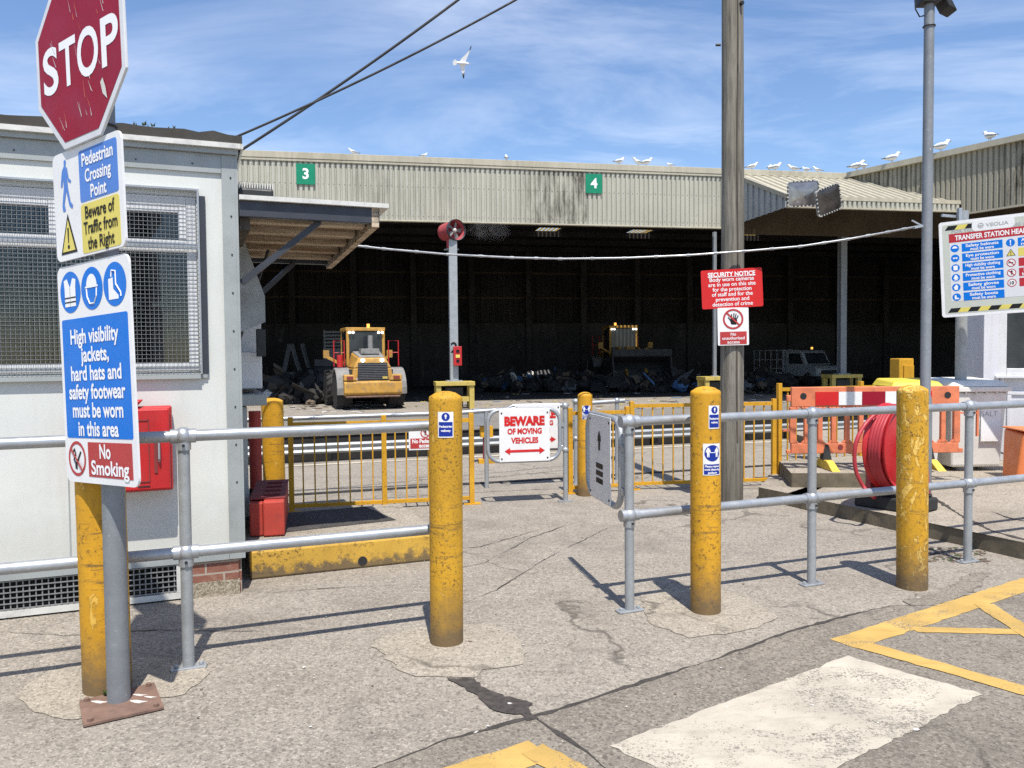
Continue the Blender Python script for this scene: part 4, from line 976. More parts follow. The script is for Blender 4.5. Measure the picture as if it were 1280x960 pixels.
b = MB(); b.box(-rw / 2 + .07, rw / 2 - .13, -.170, -.1665, rh - .085, rh - .078, 'dark_red'); b.box(-rw / 2 + .07, rw / 2 - .13, -.170, -.1665, .065, .071, 'dark_red'); b.box(rw / 2 - .135, rw / 2 - .130, -.170, -.1665, .065, rh - .078, 'dark_red'); b.box(rw / 2 - .20, rw / 2 - .13, -.169, -.1662, .035, .042, 'black_steel'); b.build('door_panel', d_)
b = MB(); b.flat(rrect(-.05, .26, .14, .17, .004), -.168, 'sticker_amber'); st = [((-.06 + (.055 if i % 2 else .03) * math.cos(i * .3927)), .28 + (.055 if i % 2 else .03) * math.sin(i * .3927)) for i in range(16)]; b.flat(st, -.1695, 'sign_silver'); b.build('sticker', t)
b = MB(); b.hexa([(-.10, -.15, rh), (.06, -.15, rh), (.06, -.05, rh), (-.10, -.05, rh), (-.10, -.15, rh + .035), (.10, -.15, rh + .045), (.10, -.06, rh + .045), (-.10, -.06, rh + .035)], 'red_box'); b.build('top_latch', t, bevel=.012)

# awning on the cabin's far side
t = thing('awning', 'timber slatted awning with dark steel edge beam on the side of the office', 'awning', C0, UA)
AX, AD = 1.02, 2.0; az = cp(293, 247)[1]
dz = -.02
b = MB(); b.box(.03, AX - .06, -.03, .03, az - .125, az - .02, 'slate_steel'); b.build('edge_beam', t, bevel=.004); b = MB(); b.box(.03, AX - .06, AD - .06, AD, az - .20, az - .10, 'slate_steel'); b.build('edge_beam', t, bevel=.004)
b = MB(); b.hexa([(.03, -.06, az - .018), (AX, -.06, az - .018), (AX, AD + .05, az - .098), (.03, AD + .05, az - .098), (.03, -.06, az + .012), (AX, -.06, az + .012), (AX, AD + .05, az - .068), (.03, AD + .05, az - .068)], 'trim_light'); b.build('sheet_roof', t)
b = MB()
for i in range(5):
    y = .14 + i * .37; z_ = az - .022 - .08 * (y + .06) / (AD + .1); b.box(.06, AX - .13, y, y + .12, z_ - .10, z_, 'awning_wood')
b.build('slats', t)
b = MB(); b.hexa([(.035, .04, az - .03), (AX - .12, .04, az - .03), (AX - .12, AD - .07, az - .108), (.035, AD - .07, az - .108), (.035, .04, az - .021), (AX - .12, .04, az - .021), (AX - .12, AD - .07, az - .1), (.035, AD - .07, az - .1)], 'dark_wood'); b.build('boarding', t)
b = MB(); b.hexa([(AX - .115, -.03, az - .15), (AX - .065, -.03, az - .15), (AX - .065, AD + .02, az - .23), (AX - .115, AD + .02, az - .23), (AX - .115, -.03, az - .02), (AX - .065, -.03, az - .02), (AX - .065, AD + .02, az - .10), (AX - .115, AD + .02, az - .10)], 'awning_wood')
b.box(.034, .10, .031, AD - .07, az - .2, az - .11, 'dark_wood'); b.build('side_board', t)
def local(px, py, Y): return to_local(P(px, py, Y), C0, UA)
b = MB(); b.bar((.04, .12, local(303, 355, 5.5).z), (.56, .05, az - .12), .04, .04, 'slate_steel'); b.build('brace', t)
b = MB(); b.bar((.05, 1.75, local(303, 365, 7.0).z - .25), (.60, 1.93, az - .2), .04, .04, 'slate_steel'); b.build('brace', t)
# service hatch on the cabin's side: white bay, shelf, flap
t = thing('service_hatch', 'white service hatch with a grey shelf and raised steel flap on the office side', 'hatch', C0, UA)
b = MB(); b.box(.03, .28, 1.6, 3.0, 1.32, 1.95, 'upvc'); b.box(.03, .25, 1.2, 1.58, 1.32, 1.62, 'upvc'); b.build('bay', t, bevel=.01)
b = MB(); b.box(.03, .27, 1.05, 2.2, 1.19, 1.28, 'trim_grey'); b.build('shelf', t, bevel=.008)
b = MB(); b.prism([(.03, 1.75), (.03, 2.62), (.09, 2.55), (.26, 2.05), (.26, 1.85)], .93, .95, 'galv_dull'); b.build('flap', t)
b = MB(); b.box(.20, .27, 1.05, 1.12, 1.58, 1.80, 'black_steel'); b.tube([(.04, 1.0, 1.62), (.16, 1.0, 2.0), (.30, 1.0, 2.42)], .014, 'black_steel', 6); b.build('mirror', t, bevel=.01)
b = MB(); b.box(.03, .12, 1.1, 2.0, .3, 1.18, 'trim_grey'); b.build('lower_panel', t)
# floodlight on the awning
q = local(310, 222, 5.9)
t = thing('floodlight', 'black floodlight unit with pale cooling fins lying on the awning roof', 'floodlight', C0 + ku * .17 + kv * .5 + Vector((0, 0, az - .01)), UA)
b = MB(); b.box(-.12, .12, -.1, .1, .03, .16, 'black_steel'); b.box(-.02, .02, -.02, .02, 0, .03, 'black_steel'); b.build('housing', t, bevel=.02)
b = MB()
for i in range(14): b.box(-.115 + i * .0175, -.109 + i * .0175, -.09, .09, .161, .20, 'trim_light')
b.build('fins', t)

# ================================================================== BOLLARDS
def bollard(label, loc, d, h, k, cap='dome', group='yellow bollards along the walkway', n=28):
    t = thing('bollard', label, 'bollard', loc, 0, group); r_ = d / 2; b = MB(); prof = [(r_, -.02)]
    prof += [(r_ * (1 + .004 * math.sin(i * 2.1)), h * i / 14) for i in range(1, 14)]
    prof += [(r_, h - .050), (r_ * .995, h - .038), (r_ * .95, h - .028), (r_ * .6, h - .008), (r_ * .25, h), (.002, h + .001)]; q_ = random.Random(int(loc[0] * 977)); t.rotation_euler = (R(q_.uniform(-.5, .5)), R(q_.uniform(-.6, .6)), 0)
    b.lathe(prof, k, n); b.build('post', t, 50); return t
def near_base(px, py, d):
    g = G(px, py); v = Vector((g.x, g.y, 0)).normalized(); return Vector((g.x, g.y, 0)) + v * (d / 2)
def curved(mb, poly, y_unused, k, r_, a0):     # wrap a flat outline (x along the surface, z) on a round post
    pass
def wrap(r_, a0):
    def f(q):
        a = a0 + q[0] / r_; rr = r_ - q[1]      # q[1] negative = outwards
        return (rr * math.sin(a), -rr * math.cos(a), q[2])
    return f
def grid_patch(mb, w, h, cz, k, f, y, nx=8):
    vs_, fs = [], []
    for i in range(nx + 1):
        x = -w / 2 + w * i / nx; vs_ += [f((x, y, cz - h / 2)), f((x, y, cz + h / 2))]
    mb.add(vs_, [(2 * i, 2 * i + 2, 2 * i + 3, 2 * i + 1) for i in range(nx)], k)
def disc_patch(mb, cx, cz, r_, k, f, y, n=20):
    vs_ = []
    for i in range(n + 1):
        a = math.pi * i / n; x = cx - r_ * math.cos(a); h = r_ * math.sin(a); vs_ += [f((x, y, cz - h)), f((x, y, cz + h))]
    mb.add(vs_, [(2 * i, 2 * i + 2, 2 * i + 3, 2 * i + 1) for i in range(n)], k)
def poly_patch(mb, poly, k, f, y): mb.add([f((x, y, z)) for x, z in poly], [tuple(range(len(poly)))], k)
PERSON = [(-.006, .062), (-.011, .055), (-.006, .048), (-.018, .045), (-.024, .016), (-.016, .016), (-.012, .034), (-.011, -.028), (-.003, -.028), (0, .005), (.003, -.028), (.011, -.028), (.012, .034), (.016, .016), (.024, .016), (.018, .045), (.006, .048), (.011, .055), (.006, .062)]
def sc_poly(p, s_, cx=0, cz=0, sx=1.): return [(cx + x * s_ * sx, cz + z * s_) for x, z in p]
def walkway_sticker(t, r_, a0, z, w=.085, h=.138):
    f = wrap(r_ + .0015, a0); b = MB(); grid_patch(b, w, h, z, 'sign_white', f, -.0005); grid_patch(b, w * .88, h * .56, z - h * .17, 'sign_navy', f, -.0012); disc_patch(b, 0, z + h * .31, .022, 'sign_navy', f, -.0012); o = b.build('sticker', t)
    b = MB(); poly_patch(b, sc_poly(PERSON, .28, 0, z + h * .285), 'sign_text_white', f, -.002)
    b.text('Pedestrian', 0, z - h * .06, .017, -.002, 'sign_text_white', w * .82, .03, to3=f); b.text('walkway', 0, z - h * .22, .017, -.002, 'sign_text_white', w * .62, .03, to3=f); b.build('lettering', o)
def distance_sticker(t, r_, a0, z, w=.12, h=.185):
    f = wrap(r_ + .0015, a0); b = MB(); grid_patch(b, w, h, z, 'sign_white', f, -.0005); grid_patch(b, w * .9, h * .32, z - h * .31, 'sign_navy', f, -.0012); disc_patch(b, 0, z + h * .20, .049, 'sign_navy', f, -.0012); o = b.build('sticker', t)
    b = MB()
    for x in (-.027, .027): poly_patch(b, sc_poly(PERSON, .62, x, z + h * .17), 'sign_text_white', f, -.002)
    grid_patch(b, .03, .004, z + h * .22, 'sign_text_white', f, -.002)
    for i, (tx, ww) in enumerate((('Please respect', .8), ('social distancing', .84), ('guidance', .5))): b.text(tx, 0, z - h * (.21 + i * .1), .017, -.002, 'sign_text_white', w * ww, .03, to3=f)
    b.build('lettering', o)
def face(p): return math.atan2(-p[0], p[1])      # angle that turns a post's front to the viewer side of the road
D1 = .182
p = near_base(558.5, 810, D1); H1 = P(553, 489, p.y).z
bo = bollard('speckled yellow steel bollard with one walkway sticker, standing in a pale concrete patch', p, D1, H1, 'yellow_speckled')
walkway_sticker(bo, D1 / 2, math.atan2(0, 1) + .02 + .07, P(558, 529, p.y).z)
p = near_base(882, 770, D1); H2 = P(880, 483, p.y).z
bo = bollard('yellow steel bollard with two stickers, in front of the telegraph pole', p, D1, H2, 'yellow_paint')
walkway_sticker(bo, D1 / 2, .22 + .14, P(890, 520, p.y).z, .075); distance_sticker(bo, D1 / 2, .12 + .10, P(889, 572, p.y).z, .115, .19)
p = near_base(1140, 739, D1 * 1.06); H3 = P(1140, 481, p.y).z
bollard('badly peeling yellow steel bollard beside the red hose reel', p, D1 * 1.06, H3, 'yellow_peeling')
p = near_base(122, 871, .22) + Vector((.05, 0, 0))
bollard('yellow bollard directly behind the grey stop sign post', p, .215, 1.35, 'yellow_paint')
p = Vector((P(343, 600, 8.6).x, 8.6, 0)); bollard('yellow bollard behind the railing beside the red post', p, .23, P(343, 498, 8.5).z, 'yellow_paint')
p = near_base(731, 621, .18); bo = bollard('yellow bollard between the two swing gates with a blue sticker near its top', p, .165, P(730, 490, p.y).z, 'yellow_paint')
distance_sticker(bo, .0825, .12, P(733, 515, p.y).z, .10, .15)
# tall square yellow post far right
p = Vector((P(1127, 470, 11.2).x, 11.2, .13))
t = thing('guard_post', 'square yellow steel post rising behind the orange barrier', 'post', p, R(8))
b = MB(); b.box(-.11, .11, -.11, .11, 0, P(1127, 448, 11.2).z - .13, 'yellow_bar'); b.build('shaft', t, bevel=.012)
b = MB(); b.box(-.05, .10, -.13, -.111, .9, 1.25, 'yellow_bar'); b.build('bracket', t, bevel=.004)
# red post and red step block
p = Vector((P(320, 600, 7.6).x, 7.6, 0))
t = thing('guard_post', 'round red post with a black foot beside the office corner', 'post', p, 0)
b = MB(); z0_, z1_ = P(320, 610, 7.6).z, P(318, 514, 7.6).z; b.cyl((0, 0, z0_), (0, 0, z1_), .056, 'red_weathered', 22); b.build('shaft', t, 50)
b = MB(); b.cyl((0, 0, 0), (0, 0, z0_ - .001), .062, 'black_rubber', 22); b.build('foot', t, 50)
p = k0 + ku * .03 + kv * .42; p.z = .20
t = thing('red_block', 'low red painted steel box on the step behind the yellow kerb', 'box', p, R(14))
bw = .26; bh = .27
b = MB(); b.box(0, .10, .03, 1.0, .001, bh - .01, 'red_weathered'); b.box(.102, bw, 0, 1.02, .001, bh, 'red_weathered'); b.build('body', t, bevel=.012)
b = MB(); b.box(-.005, bw + .005, .1, 1.03, bh + .001, bh + .014, 'dark_red')
for i in range(4): b.box(.10, .22, .2 + i * .2, .27 + i * .2, bh + .0145, bh + .03, 'dark_red')
b.build('lid', t, bevel=.004)

# ================================================================== TUBE RAILINGS
RAIL = .029
def fitting(mb, p, r_=.046): mb.ball(p, r_, 'galvanised', 14)
def railing(label, loc, posts, x0, x1, ztop, zmid, rz=UA, plate=True, ends=True, r_=RAIL):
    t = thing('railing', label, 'railing', loc, rz, 'galvanised tube railings along the pavement')
    for z_ in (ztop, zmid):
        b = MB(); b.cyl((x0, 0, z_), (x1, 0, z_), r_, 'galvanised', 16); b.build('rail', t, 50)
    for x in posts:
        b = MB(); b.cyl((x, 0, .012), (x, 0, ztop), r_, 'galv_dull', 16); pq = b.build('post', t, 50)
        for z_ in (ztop, zmid):
            b = MB(); fitting(b, (x, 0, z_)); b.cyl((x - .06, 0, z_), (x + .06, 0, z_), r_ + .007, 'galvanised', 16); b.cyl((x, 0, z_ - .07), (x, 0, z_), r_ + .007, 'galvanised', 16); b.cyl((x, -.04, z_ - .045), (x, -.047, z_ - .045), .008, 'black_steel', 8); b.build('clamp', pq, 50)
        b = MB(); b.box(x - .085, x + .085, -.035, .035, .001, .012, 'galvanised')
        for sx in (-1, 1): b.cyl((x + sx * .06, 0, .0121), (x + sx * .06, 0, .028), .012, 'galv_dull', 6)
        b.build('base_plate', pq, bevel=.003)
    return t
rb = G(236, 835); rz_top = P(231, 545, rb.y).z; rz_mid = P(231, 690, rb.y).z
endx = to_local(P(550, 600, 4.62), rb, UA).x
railing('long galvanised tube railing running past the stop sign to the speckled bollard', rb, [-1.6, 0], -1.9, endx, rz_top, rz_mid)
ra = G(787, 764); rzt = P(785, 527, ra.y).z; rzm = P(785, 644, ra.y).z
pxs = [0.0] + [to_local(G(*q), ra, UA).x for q in ((1020, 733), (1215, 704))]
railing('galvanised tube railing behind the two right hand bollards beside the hose reel', ra, pxs + [pxs[-1] + 1.45], 0, pxs[-1] + 1.6, rzt, rzm)
# self closing gates
def swing_gate(label, loc, rz, w, z0, z1, signw, txt=None, sgn=1, post=True, hx=.06, pz=None):
    t = thing('swing_gate', label, 'gate', loc, rz, 'galvanised swing gates with sign panels')
    cx = sgn * (hx + w / 2); h = z1 - z0
    b = MB(); b.tube(loop_path(w, h, .13, cx, (z0 + z1) / 2, 0, 7), .021, 'galvanised', 10, True); b.build('frame', t, 60)
    b = MB(); b.box(cx - signw / 2, cx + signw / 2, -.030, -.024, z0 - .004, z1 + .004, 'sign_white'); pn = b.build('panel', t, bevel=.002)
    b = MB()
    for x in (-1, 1):
        for z_ in (z0 + .03, z1 - .03): b.cyl((cx + x * (signw / 2 - .025), -.034, z_), (cx + x * (signw / 2 - .025), -.0305, z_), .009, 'black_steel', 8)
    b.build('rivet', pn)
    b = MB()
    for z_ in (z0 + .12, z1 - .17): b.bar((0, 0, z_), (sgn * (hx + .02), 0, z_), .03, .035, 'galvanised'); b.cyl((sgn * .03, 0, z_ - .02), (sgn * .03, 0, z_ + .02), .02, 'galvanised', 10)
    b.cyl((sgn * .035, 0, z0 + .15), (sgn * .035, 0, z1 - .2), .013, 'galvanised', 10); b.build('hinge', t)
    if post:
        b = MB(); b.cyl((0, 0, .012), (0, 0, z1 + .03), .026, 'galv_dull', 14); pq = b.build('post', t, 50)
        b = MB(); fitting(b, (0, 0, z1 + .03), .038); b.build('clamp', pq, 50); b = MB(); fitting(b, (0, 0, z0 + .10), .036); b.build('clamp', pq, 50)
        b = MB(); b.box(-.08, .08, -.035, .035, .001, .012, 'galvanised'); b.build('base_plate', pq)
    return t, pn, cx
def beware(pn, cx, zc, sw, sh):
    b = MB(); y = -.0325
    b.text('BEWARE', cx, zc + sh * .29, sh * .235, y, 'sign_bright_red', sw * .80, .062); b.text('OF MOVING', cx, zc + sh * .09, sh * .15, y, 'sign_bright_red', sw * .68, .045); b.text('VEHICLES', cx, zc - sh * .09, sh * .15, y, 'sign_bright_red', sw * .54, .045); b.build('lettering', pn)
    b = MB(); a = sw * .40; h_ = sh * .07; zc2 = zc - sh * .30
    b.flat([(cx - a, zc2), (cx - a + .06, zc2 + h_), (cx - a + .06, zc2 + h_ * .35), (cx + a - .06, zc2 + h_ * .35), (cx + a - .06, zc2 + h_), (cx + a, zc2), (cx + a - .06, zc2 - h_), (cx + a - .06, zc2 - h_ * .35), (cx - a + .06, zc2 - h_ * .35), (cx - a + .06, zc2 - h_)], y, 'sign_bright_red'); b.build('arrow', pn)
g1 = G(707, 627); gz0, gz1 = P(700, 574, g1.y).z, P(700, 511, g1.y).z
t, pn, cx = swing_gate('nearer white swing gate panel reading beware of moving vehicles, hung on a steel post', g1, R(12), .78, gz0, gz1, .545, None, -1)
beware(pn, cx, (gz0 + gz1) / 2, .545, gz1 - gz0)
g2 = G(722, 605); gz0, gz1 = P(690, 560, g2.y - .1).z, P(690, 506, g2.y - .1).z
t, pn, cx = swing_gate('further beware of moving vehicles gate mostly hidden behind the nearer one', g2 + Vector((-.02, 0, 0)), R(12), .78, gz0, gz1, .56, None, -1, hx=.09)
beware(pn, cx, (gz0 + gz1) / 2, .56, gz1 - gz0)
ap = ra
gz0, gz1 = P(775, 641, ap.y).z, P(775, 527, ap.y).z
t, pn, cx = swing_gate('open galvanised swing gate seen edge on, hung from the railing end post', ap + Vector((-.02, .02, 0)), R(-79), .72, gz0 - .0, gz1, .46, None, -1, False, .075)
for p_ in (1,):
    b = MB(); q = lambda pts: [(cx - (x - cx) if False else x, z) for x, z in pts]
    zc = (gz0 + gz1) / 2
    b.add([(x, -.0235 + .056 * 0, z) for x, z in []], [], 'sign_black') if False else None
    # pictogram and wording blocks on the leaf's left-hand face
    yl = .0005 - .0235
    f3 = lambda v: v
    b.prism(sc_poly(PERSON, 1.4, cx, zc + .09), -.0335, -.0305, 'sign_black')
    b.build('symbol', pn)
    b = MB()
    for i in range(3): b.flat([(cx - .075, zc - .07 - i * .05), (cx + .075, zc - .07 - i * .05), (cx + .075, zc - .035 - i * .05), (cx - .075, zc - .035 - i * .05)], -.032, 'sign_black')
    b.build('wording_block', pn)

# far handrail behind the gates
q0 = Vector((-4.6, 9.0, 0)); fz = .90
t = thing('railing', 'far galvanised handrail behind the yellow barriers, running to the rear gate', 'railing', (g2.x - .02, g2.y, 0), R(12), 'galvanised tube railings along the pavement')
b = MB(); b.tube([(-.1, 0, P(713, 506, g2.y).z), (-1.4, 0, P(575, 516, g2.y - .3).z), (-4.6, .0, P(324, 526, g2.y - .8).z), (-6.2, 0, P(324, 526, g2.y - .8).z)], .026, 'galvanised', 12); b.build('rail', t, 50)
for x in (-1.1, -4.75):
    b = MB(); b.cyl((x, 0, 0), (x, 0, P(600, 514, g2.y - .2).z), .026, 'galv_dull', 12); b.build('post', t, 50)
e = P(771, 501, g2.y + .3)
t = thing('railing', 'short galvanised handrail stub beside the yellow bollard with the blue sticker', 'railing', (e.x, e.y, 0), R(12), 'galvanised tube railings along the pavement')
b = MB(); b.tube([(-.55, 0, e.z - .03), (.10, 0, e.z)], .026, 'galvanised', 12); b.build('rail', t, 50)
b = MB(); b.cyl((0, 0, 0), (0, 0, e.z), .026, 'galv_dull', 12); b.ball((0, 0, e.z), .04, 'galvanised'); b.build('post', t, 50)

# yellow pedestrian barriers
def barrier(label, pa, pb, h, pitch=.114, posts=(0, 1), extra=(), post_h=None, foot=True, bw=.014):
    pa, pb = Vector((pa[0], pa[1], 0)), Vector((pb[0], pb[1], 0)); L = (pb - pa).length; a = math.atan2(pb.y - pa.y, pb.x - pa.x)
    t = thing('pedestrian_barrier', label, 'barrier', pa, a, 'yellow pedestrian barriers'); ph = post_h or h + .03
    for f in list(posts) + list(extra):
        b = MB(); x = f * L; b.box(x - .025, x + .025, -.025, .025, .0, ph, 'yellow_bar'); b.build('post', t, bevel=.003)
    xs = sorted(f * L for f in list(posts) + list(extra)); xs = xs if len(xs) > 1 else [0, L]
    b = MB(); b2 = MB()
    for i in range(len(xs) - 1):
        xa, xb = xs[i] + .027, xs[i + 1] - .027
        b.box(xa, xb, -.02, .02, h - .045, h - .005, 'yellow_bar'); b2.box(xa, xb, -.02, .02, .05, .085, 'yellow_bar')
    b.build('top_rail', t); b2.build('bottom_rail', t)
    b = MB()
    for i in range(len(xs) - 1):
        n = max(2, round((xs[i + 1] - xs[i]) / pitch))
        for k in range(1, n):
            x = xs[i] + (xs[i + 1] - xs[i]) * k / n; b.box(x - bw / 2, x + bw / 2, -bw / 2, bw / 2, .086, h - .046, 'yellow_bar')
    b.build('bars', t)
    if foot:
        b = MB()
        for x in xs: b.box(x - .09, x + .09, -.05, .05, .001, .01, 'yellow_bar')
        b.build('foot_plate', t)
    return t
pa, pb = G(365, 641), G(590, 630); ba = math.atan2(pb.y - pa.y, pb.x - pa.x); hB = P(592, 522, pb.y).z
lb = barrier('yellow barrier of thin upright bars behind the raised step, ending at the nearer gate', pa, pb, hB, .114, (0, 1), ((to_local(G(481, 635), pa, ba).x) / (pb - pa).length,), hB + .05)
pa2, pb2 = G(713, 617), G(784, 613)
barrier('short low yellow barrier beside the nearer gate post and bollard', pa2, pb2, P(735, 516, pa2.y).z + .02, .17, (0, 1), (), P(784, 508, pb2.y).z)
pa3, pb3 = G(790, 612), G(967, 606)
barrier('yellow barrier of upright bars behind the speckled railing and telegraph pole', pa3, pb3, P(880, 504, pa3.y).z, .125, (0, 1), (), None)['label'] = 'yellow barrier of upright bars passing behind the telegraph pole'
pb4 = Vector((P(1170, 480, 10.3).x, 10.3, 0))
pa4 = pb3 + Vector((.07, .02, 0))
barrier('tall yellow barrier behind the orange plastic barrier', pa4, pb4, P(1000, 484, pa4.y).z, .125, (0, 1), (.5,), P(972, 479, pa4.y).z)
# small no pedestrian sign on the yellow barrier
q = P(532, 548, 8.30); bang = ba
t = thing('notice', 'small white and red no pedestrian access notice wired to the yellow barrier', 'sign', (q.x, q.y - .03, q.z), bang)
b = MB(); b.box(-.17, .17, 0, .004, -.115, .115, 'sign_white'); b.box(-.155, .155, -.0015, -.0001, -.10, .005, 'sign_brown_red'); b.build('panel', t)
b = MB(); b.text('No Pedestrian', 0, -.022, .058, -.003, 'sign_text_white', .27, .03); b.text('access', 0, -.068, .058, -.003, 'sign_text_white', .13, .03); b.build('lettering', t)
b = MB(); b.ring(0, .058, .05, .038, -.0015, 'sign_brown_red'); b.flat([(-.032, .088), (-.026, .094), (.032, .03), (.026, .024)], -.002, 'sign_brown_red'); b.flat(sc_poly(PERSON, .6, 0, .052), -.0017, 'sign_black'); b.build('symbol', t)
# small yellow-and-silver barrier foot beside the gate
q = G(601, 587)
t = thing('barrier_motor', 'small silver control box on a yellow bracket beyond the gate', 'control box', (q.x, q.y + .6, 0), R(10))
b = MB(); b.box(-.13, .04, -.05, .08, .55, .80, 'galvanised'); b.build('housing', t, bevel=.01)
b = MB(); b.box(-.02, .16, .0, .12, .38, .54, 'yellow_bar'); b.box(.02, .10, .03, .09, .06, .38, 'dark_red'); b.box(-.05, .18, -.02, .14, .0, .06, 'yellow_bar'); b.build('bracket', t)

# ================================================================== STOP SIGN POST AND ITS SIGNS
p = near_base(149, 884, .10)
t = thing('sign_post', 'grey steel post on a rusty base plate carrying the stop sign', 'post', p, R(-3))
topz = P(118, 20, p.y).z
b = MB(); b.cyl((0, 0, .012), (0, 0, topz), .049, 'galv_pole', 24); b.build('shaft', t, 50)
b = MB()
pl = [to_local(G(*q), p, R(-3)) for q in ((99, 880), (193, 857), (205, 888), (104, 911))]
b.slab(pl, .006, .016, 'rust_steel'); bp = b.build('base_plate', t, bevel=.003)
b = MB()
ctr = sum((Vector(x) for x in pl), Vector()) / 4
for x in pl: qv = ctr + (Vector(x) - ctr) * .82; b.cyl((qv.x, qv.y, .0165), (qv.x, qv.y, .03), .014, 'rust_steel', 6)
b.build('bolt', bp)
b = MB()
for cx_, cy_, sx_, sy_ in ((-.075, -.03, .035, .015), (.10, -.02, .035, .018), (.07, .05, .03, .012), (.13, .03, .025, .01)): b.add([(cx_ + sx_ * (1 + .5 * math.sin(3 * a)) * math.cos(a), cy_ + sy_ * (1 + .4 * math.cos(2 * a + 1)) * math.sin(a), .0166) for a in [i * .5236 for i in range(12)]], [tuple(range(12))], 'lit_white')
b.build('paint_splash', bp)
b = MB()
for py in (158, 200, 300, 360, 560): z_ = P(140, py, p.y).z; b.tube([(.054 * math.cos(a * .3927), .054 * math.sin(a * .3927), z_) for a in range(16)], .006, 'black_steel', 6, True)
b.build('clip', t)
SR, ST = R(-36), R(-2.5)
post_top = p
def sign_loc(px, py): return P(px, py, p.y - .085)
# stop sign
sl = sign_loc(97, 67)
t = thing('stop_sign', 'red octagonal STOP sign with pale border and scratches, top of the grey post', 'sign', sl, SR, None, ST)
def octo(r_): return [(r_ / math.cos(R(22.5)) * math.cos(R(22.5 + 45 * i)), r_ / math.cos(R(22.5)) * math.sin(R(22.5 + 45 * i))) for i in range(8)]
b = MB(); b.prism(octo(.385), 0, .012, 'sign_silver'); b.build('panel', t, bevel=.002)
b = MB(); b.prism(octo(.355), -.0015, -.0002, 'sign_red'); b.build('red_field', t)
b = MB()
for ch, x, w_ in (('S', -.245, .14), ('T', -.085, .148), ('O', .09, .18), ('P', .275, .14)): b.text(ch, x, -.01, .285, -.003, 'sign_text_white', w_, .02)
b.build('lettering', t)
b = MB(); r_ = random.Random(12)
for cx_, cz_, n_ in ((.10, -.15, 5), (-.03, .2, 5), (.04, .05, 2), (-.12, -.3, 4), (.06, -.25, 5), (.22, .12, 3), (-.22, .0, 3), (.17, -.05, 4)):
    for i in range(n_):
        x, z_ = cx_ + r_.uniform(-.05, .05), cz_ + r_.uniform(-.06, .06); l_, w_ = r_.uniform(.02, .085), r_.uniform(.0008, .0026); a = R(r_.uniform(95, 125)); dx, dz_ = math.cos(a) * l_, math.sin(a) * l_
        b.flat([(x - w_, z_), (x + w_, z_), (x + dx + w_ * .3, z_ + dz_), (x + dx - w_ * .3, z_ + dz_)], -.0026 - .0002 * i, r_.choice(('lit_white', 'orange_plastic', 'sign_silver')))
b.flat([(.185, -.17), (.205, -.155), (.225, -.20), (.235, -.25), (.20, -.22)], -.0038, 'lit_white'); b.build('scratch', t)
# pedestrian crossing sign
t = thing('crossing_sign', 'white sign below the stop sign with a blue pedestrian panel and yellow warning panel', 'sign', sign_loc(109, 249), SR, None, ST)
w, h = .60, .485
b = MB(); b.prism(rrect(0, 0, w, h, .035), 0, .010, 'sign_white'); b.build('panel', t)
b = MB(); b.prism(rrect(.105, .105, .325, .225, .015), -.0012, -.0002, 'sign_pale_blue'); b.build('blue_field', t)
b = MB(); b.prism(rrect(.105, -.125, .325, .215, .015), -.0012, -.0002, 'sign_yellow'); b.build('yellow_field', t)
b = MB()
for i, (tx, ww) in enumerate((('Pedestrian', .265), ('Crossing', .22), ('Point', .135))): b.text(tx, .105, .175 - i * .072, .078, -.003, 'sign_text_white', ww, .024)
for i, (tx, ww) in enumerate((('Beware of', .25), ('Traffic from', .285), ('the Right', .225))): b.text(tx, .105, -.055 - i * .068, .075, -.003, 'sign_black', ww, .020)
b.build('lettering', t)
WALK = [(-.012, .128), (.004, .138), (.018, .128), (.014, .108), (.006, .104), (.03, .085), (.045, .03), (.075, .012), (.07, .0), (.035, .012), (.022, .045), (.03, -.02), (.055, -.10), (.085, -.122), (.075, -.14), (.05, -.13), (.035, -.115), (.005, -.035), (-.025, -.105), (-.012, -.14), (-.03, -.146), (-.05, -.14), (-.055, -.11), (-.025, -.015), (-.028, .04), (-.042, -.005), (-.062, -.01), (-.06, .02), (-.04, .08), (-.012, .103)]
b = MB(); b.flat(sc_poly(WALK, .82, -.185, .095, .85), -.0014, 'sign_pale_blue'); b.build('symbol', t)
b = MB(); b.flat([(-.255, -.215), (-.105, -.215), (-.18, -.035)], -.0012, 'sign_black'); b.flat([(-.238, -.204), (-.122, -.204), (-.18, -.062)], -.002, 'sign_yellow')
b.flat([(-.187, -.10), (-.173, -.10), (-.176, -.168), (-.184, -.168)], -.0028, 'sign_black'); b.flat(circ(-.18, -.185, .010, 14), -.0028, 'sign_black'); b.build('symbol', t)
# protective equipment sign
t = thing('safety_sign', 'tall blue and white protective clothing sign with a red no smoking panel', 'sign', sign_loc(120, 466), SR, None, ST * .9)
w, h = .625, .985
b = MB(); b.prism(rrect(0, 0, w, h, .04), 0, .010, 'sign_white'); b.build('panel', t)
b = MB(); b.prism(rrect(0, -.02, .575, .54, .012), -.0012, -.0002, 'sign_blue'); b.build('blue_field', t)
b = MB(); b.prism(rrect(.085, -.385, .375, .155, .004), -.0012, -.0002, 'sign_brown_red'); b.build('red_field', t)
b = MB()
for i, (tx, ww) in enumerate((('High visibility', .42), ('jackets,', .245), ('hard hats and', .44), ('safety footwear', .49), ('must be worn', .44), ('in this area', .35))): b.text(tx, .0, .17 - i * .083, .092, -.003, 'sign_text_white', ww, .026)
b.text('No', .05, -.345, .088, -.003, 'sign_text_white', .095, .026); b.text('Smoking', .085, -.418, .088, -.003, 'sign_text_white', .32, .026)
b.build('lettering', t)
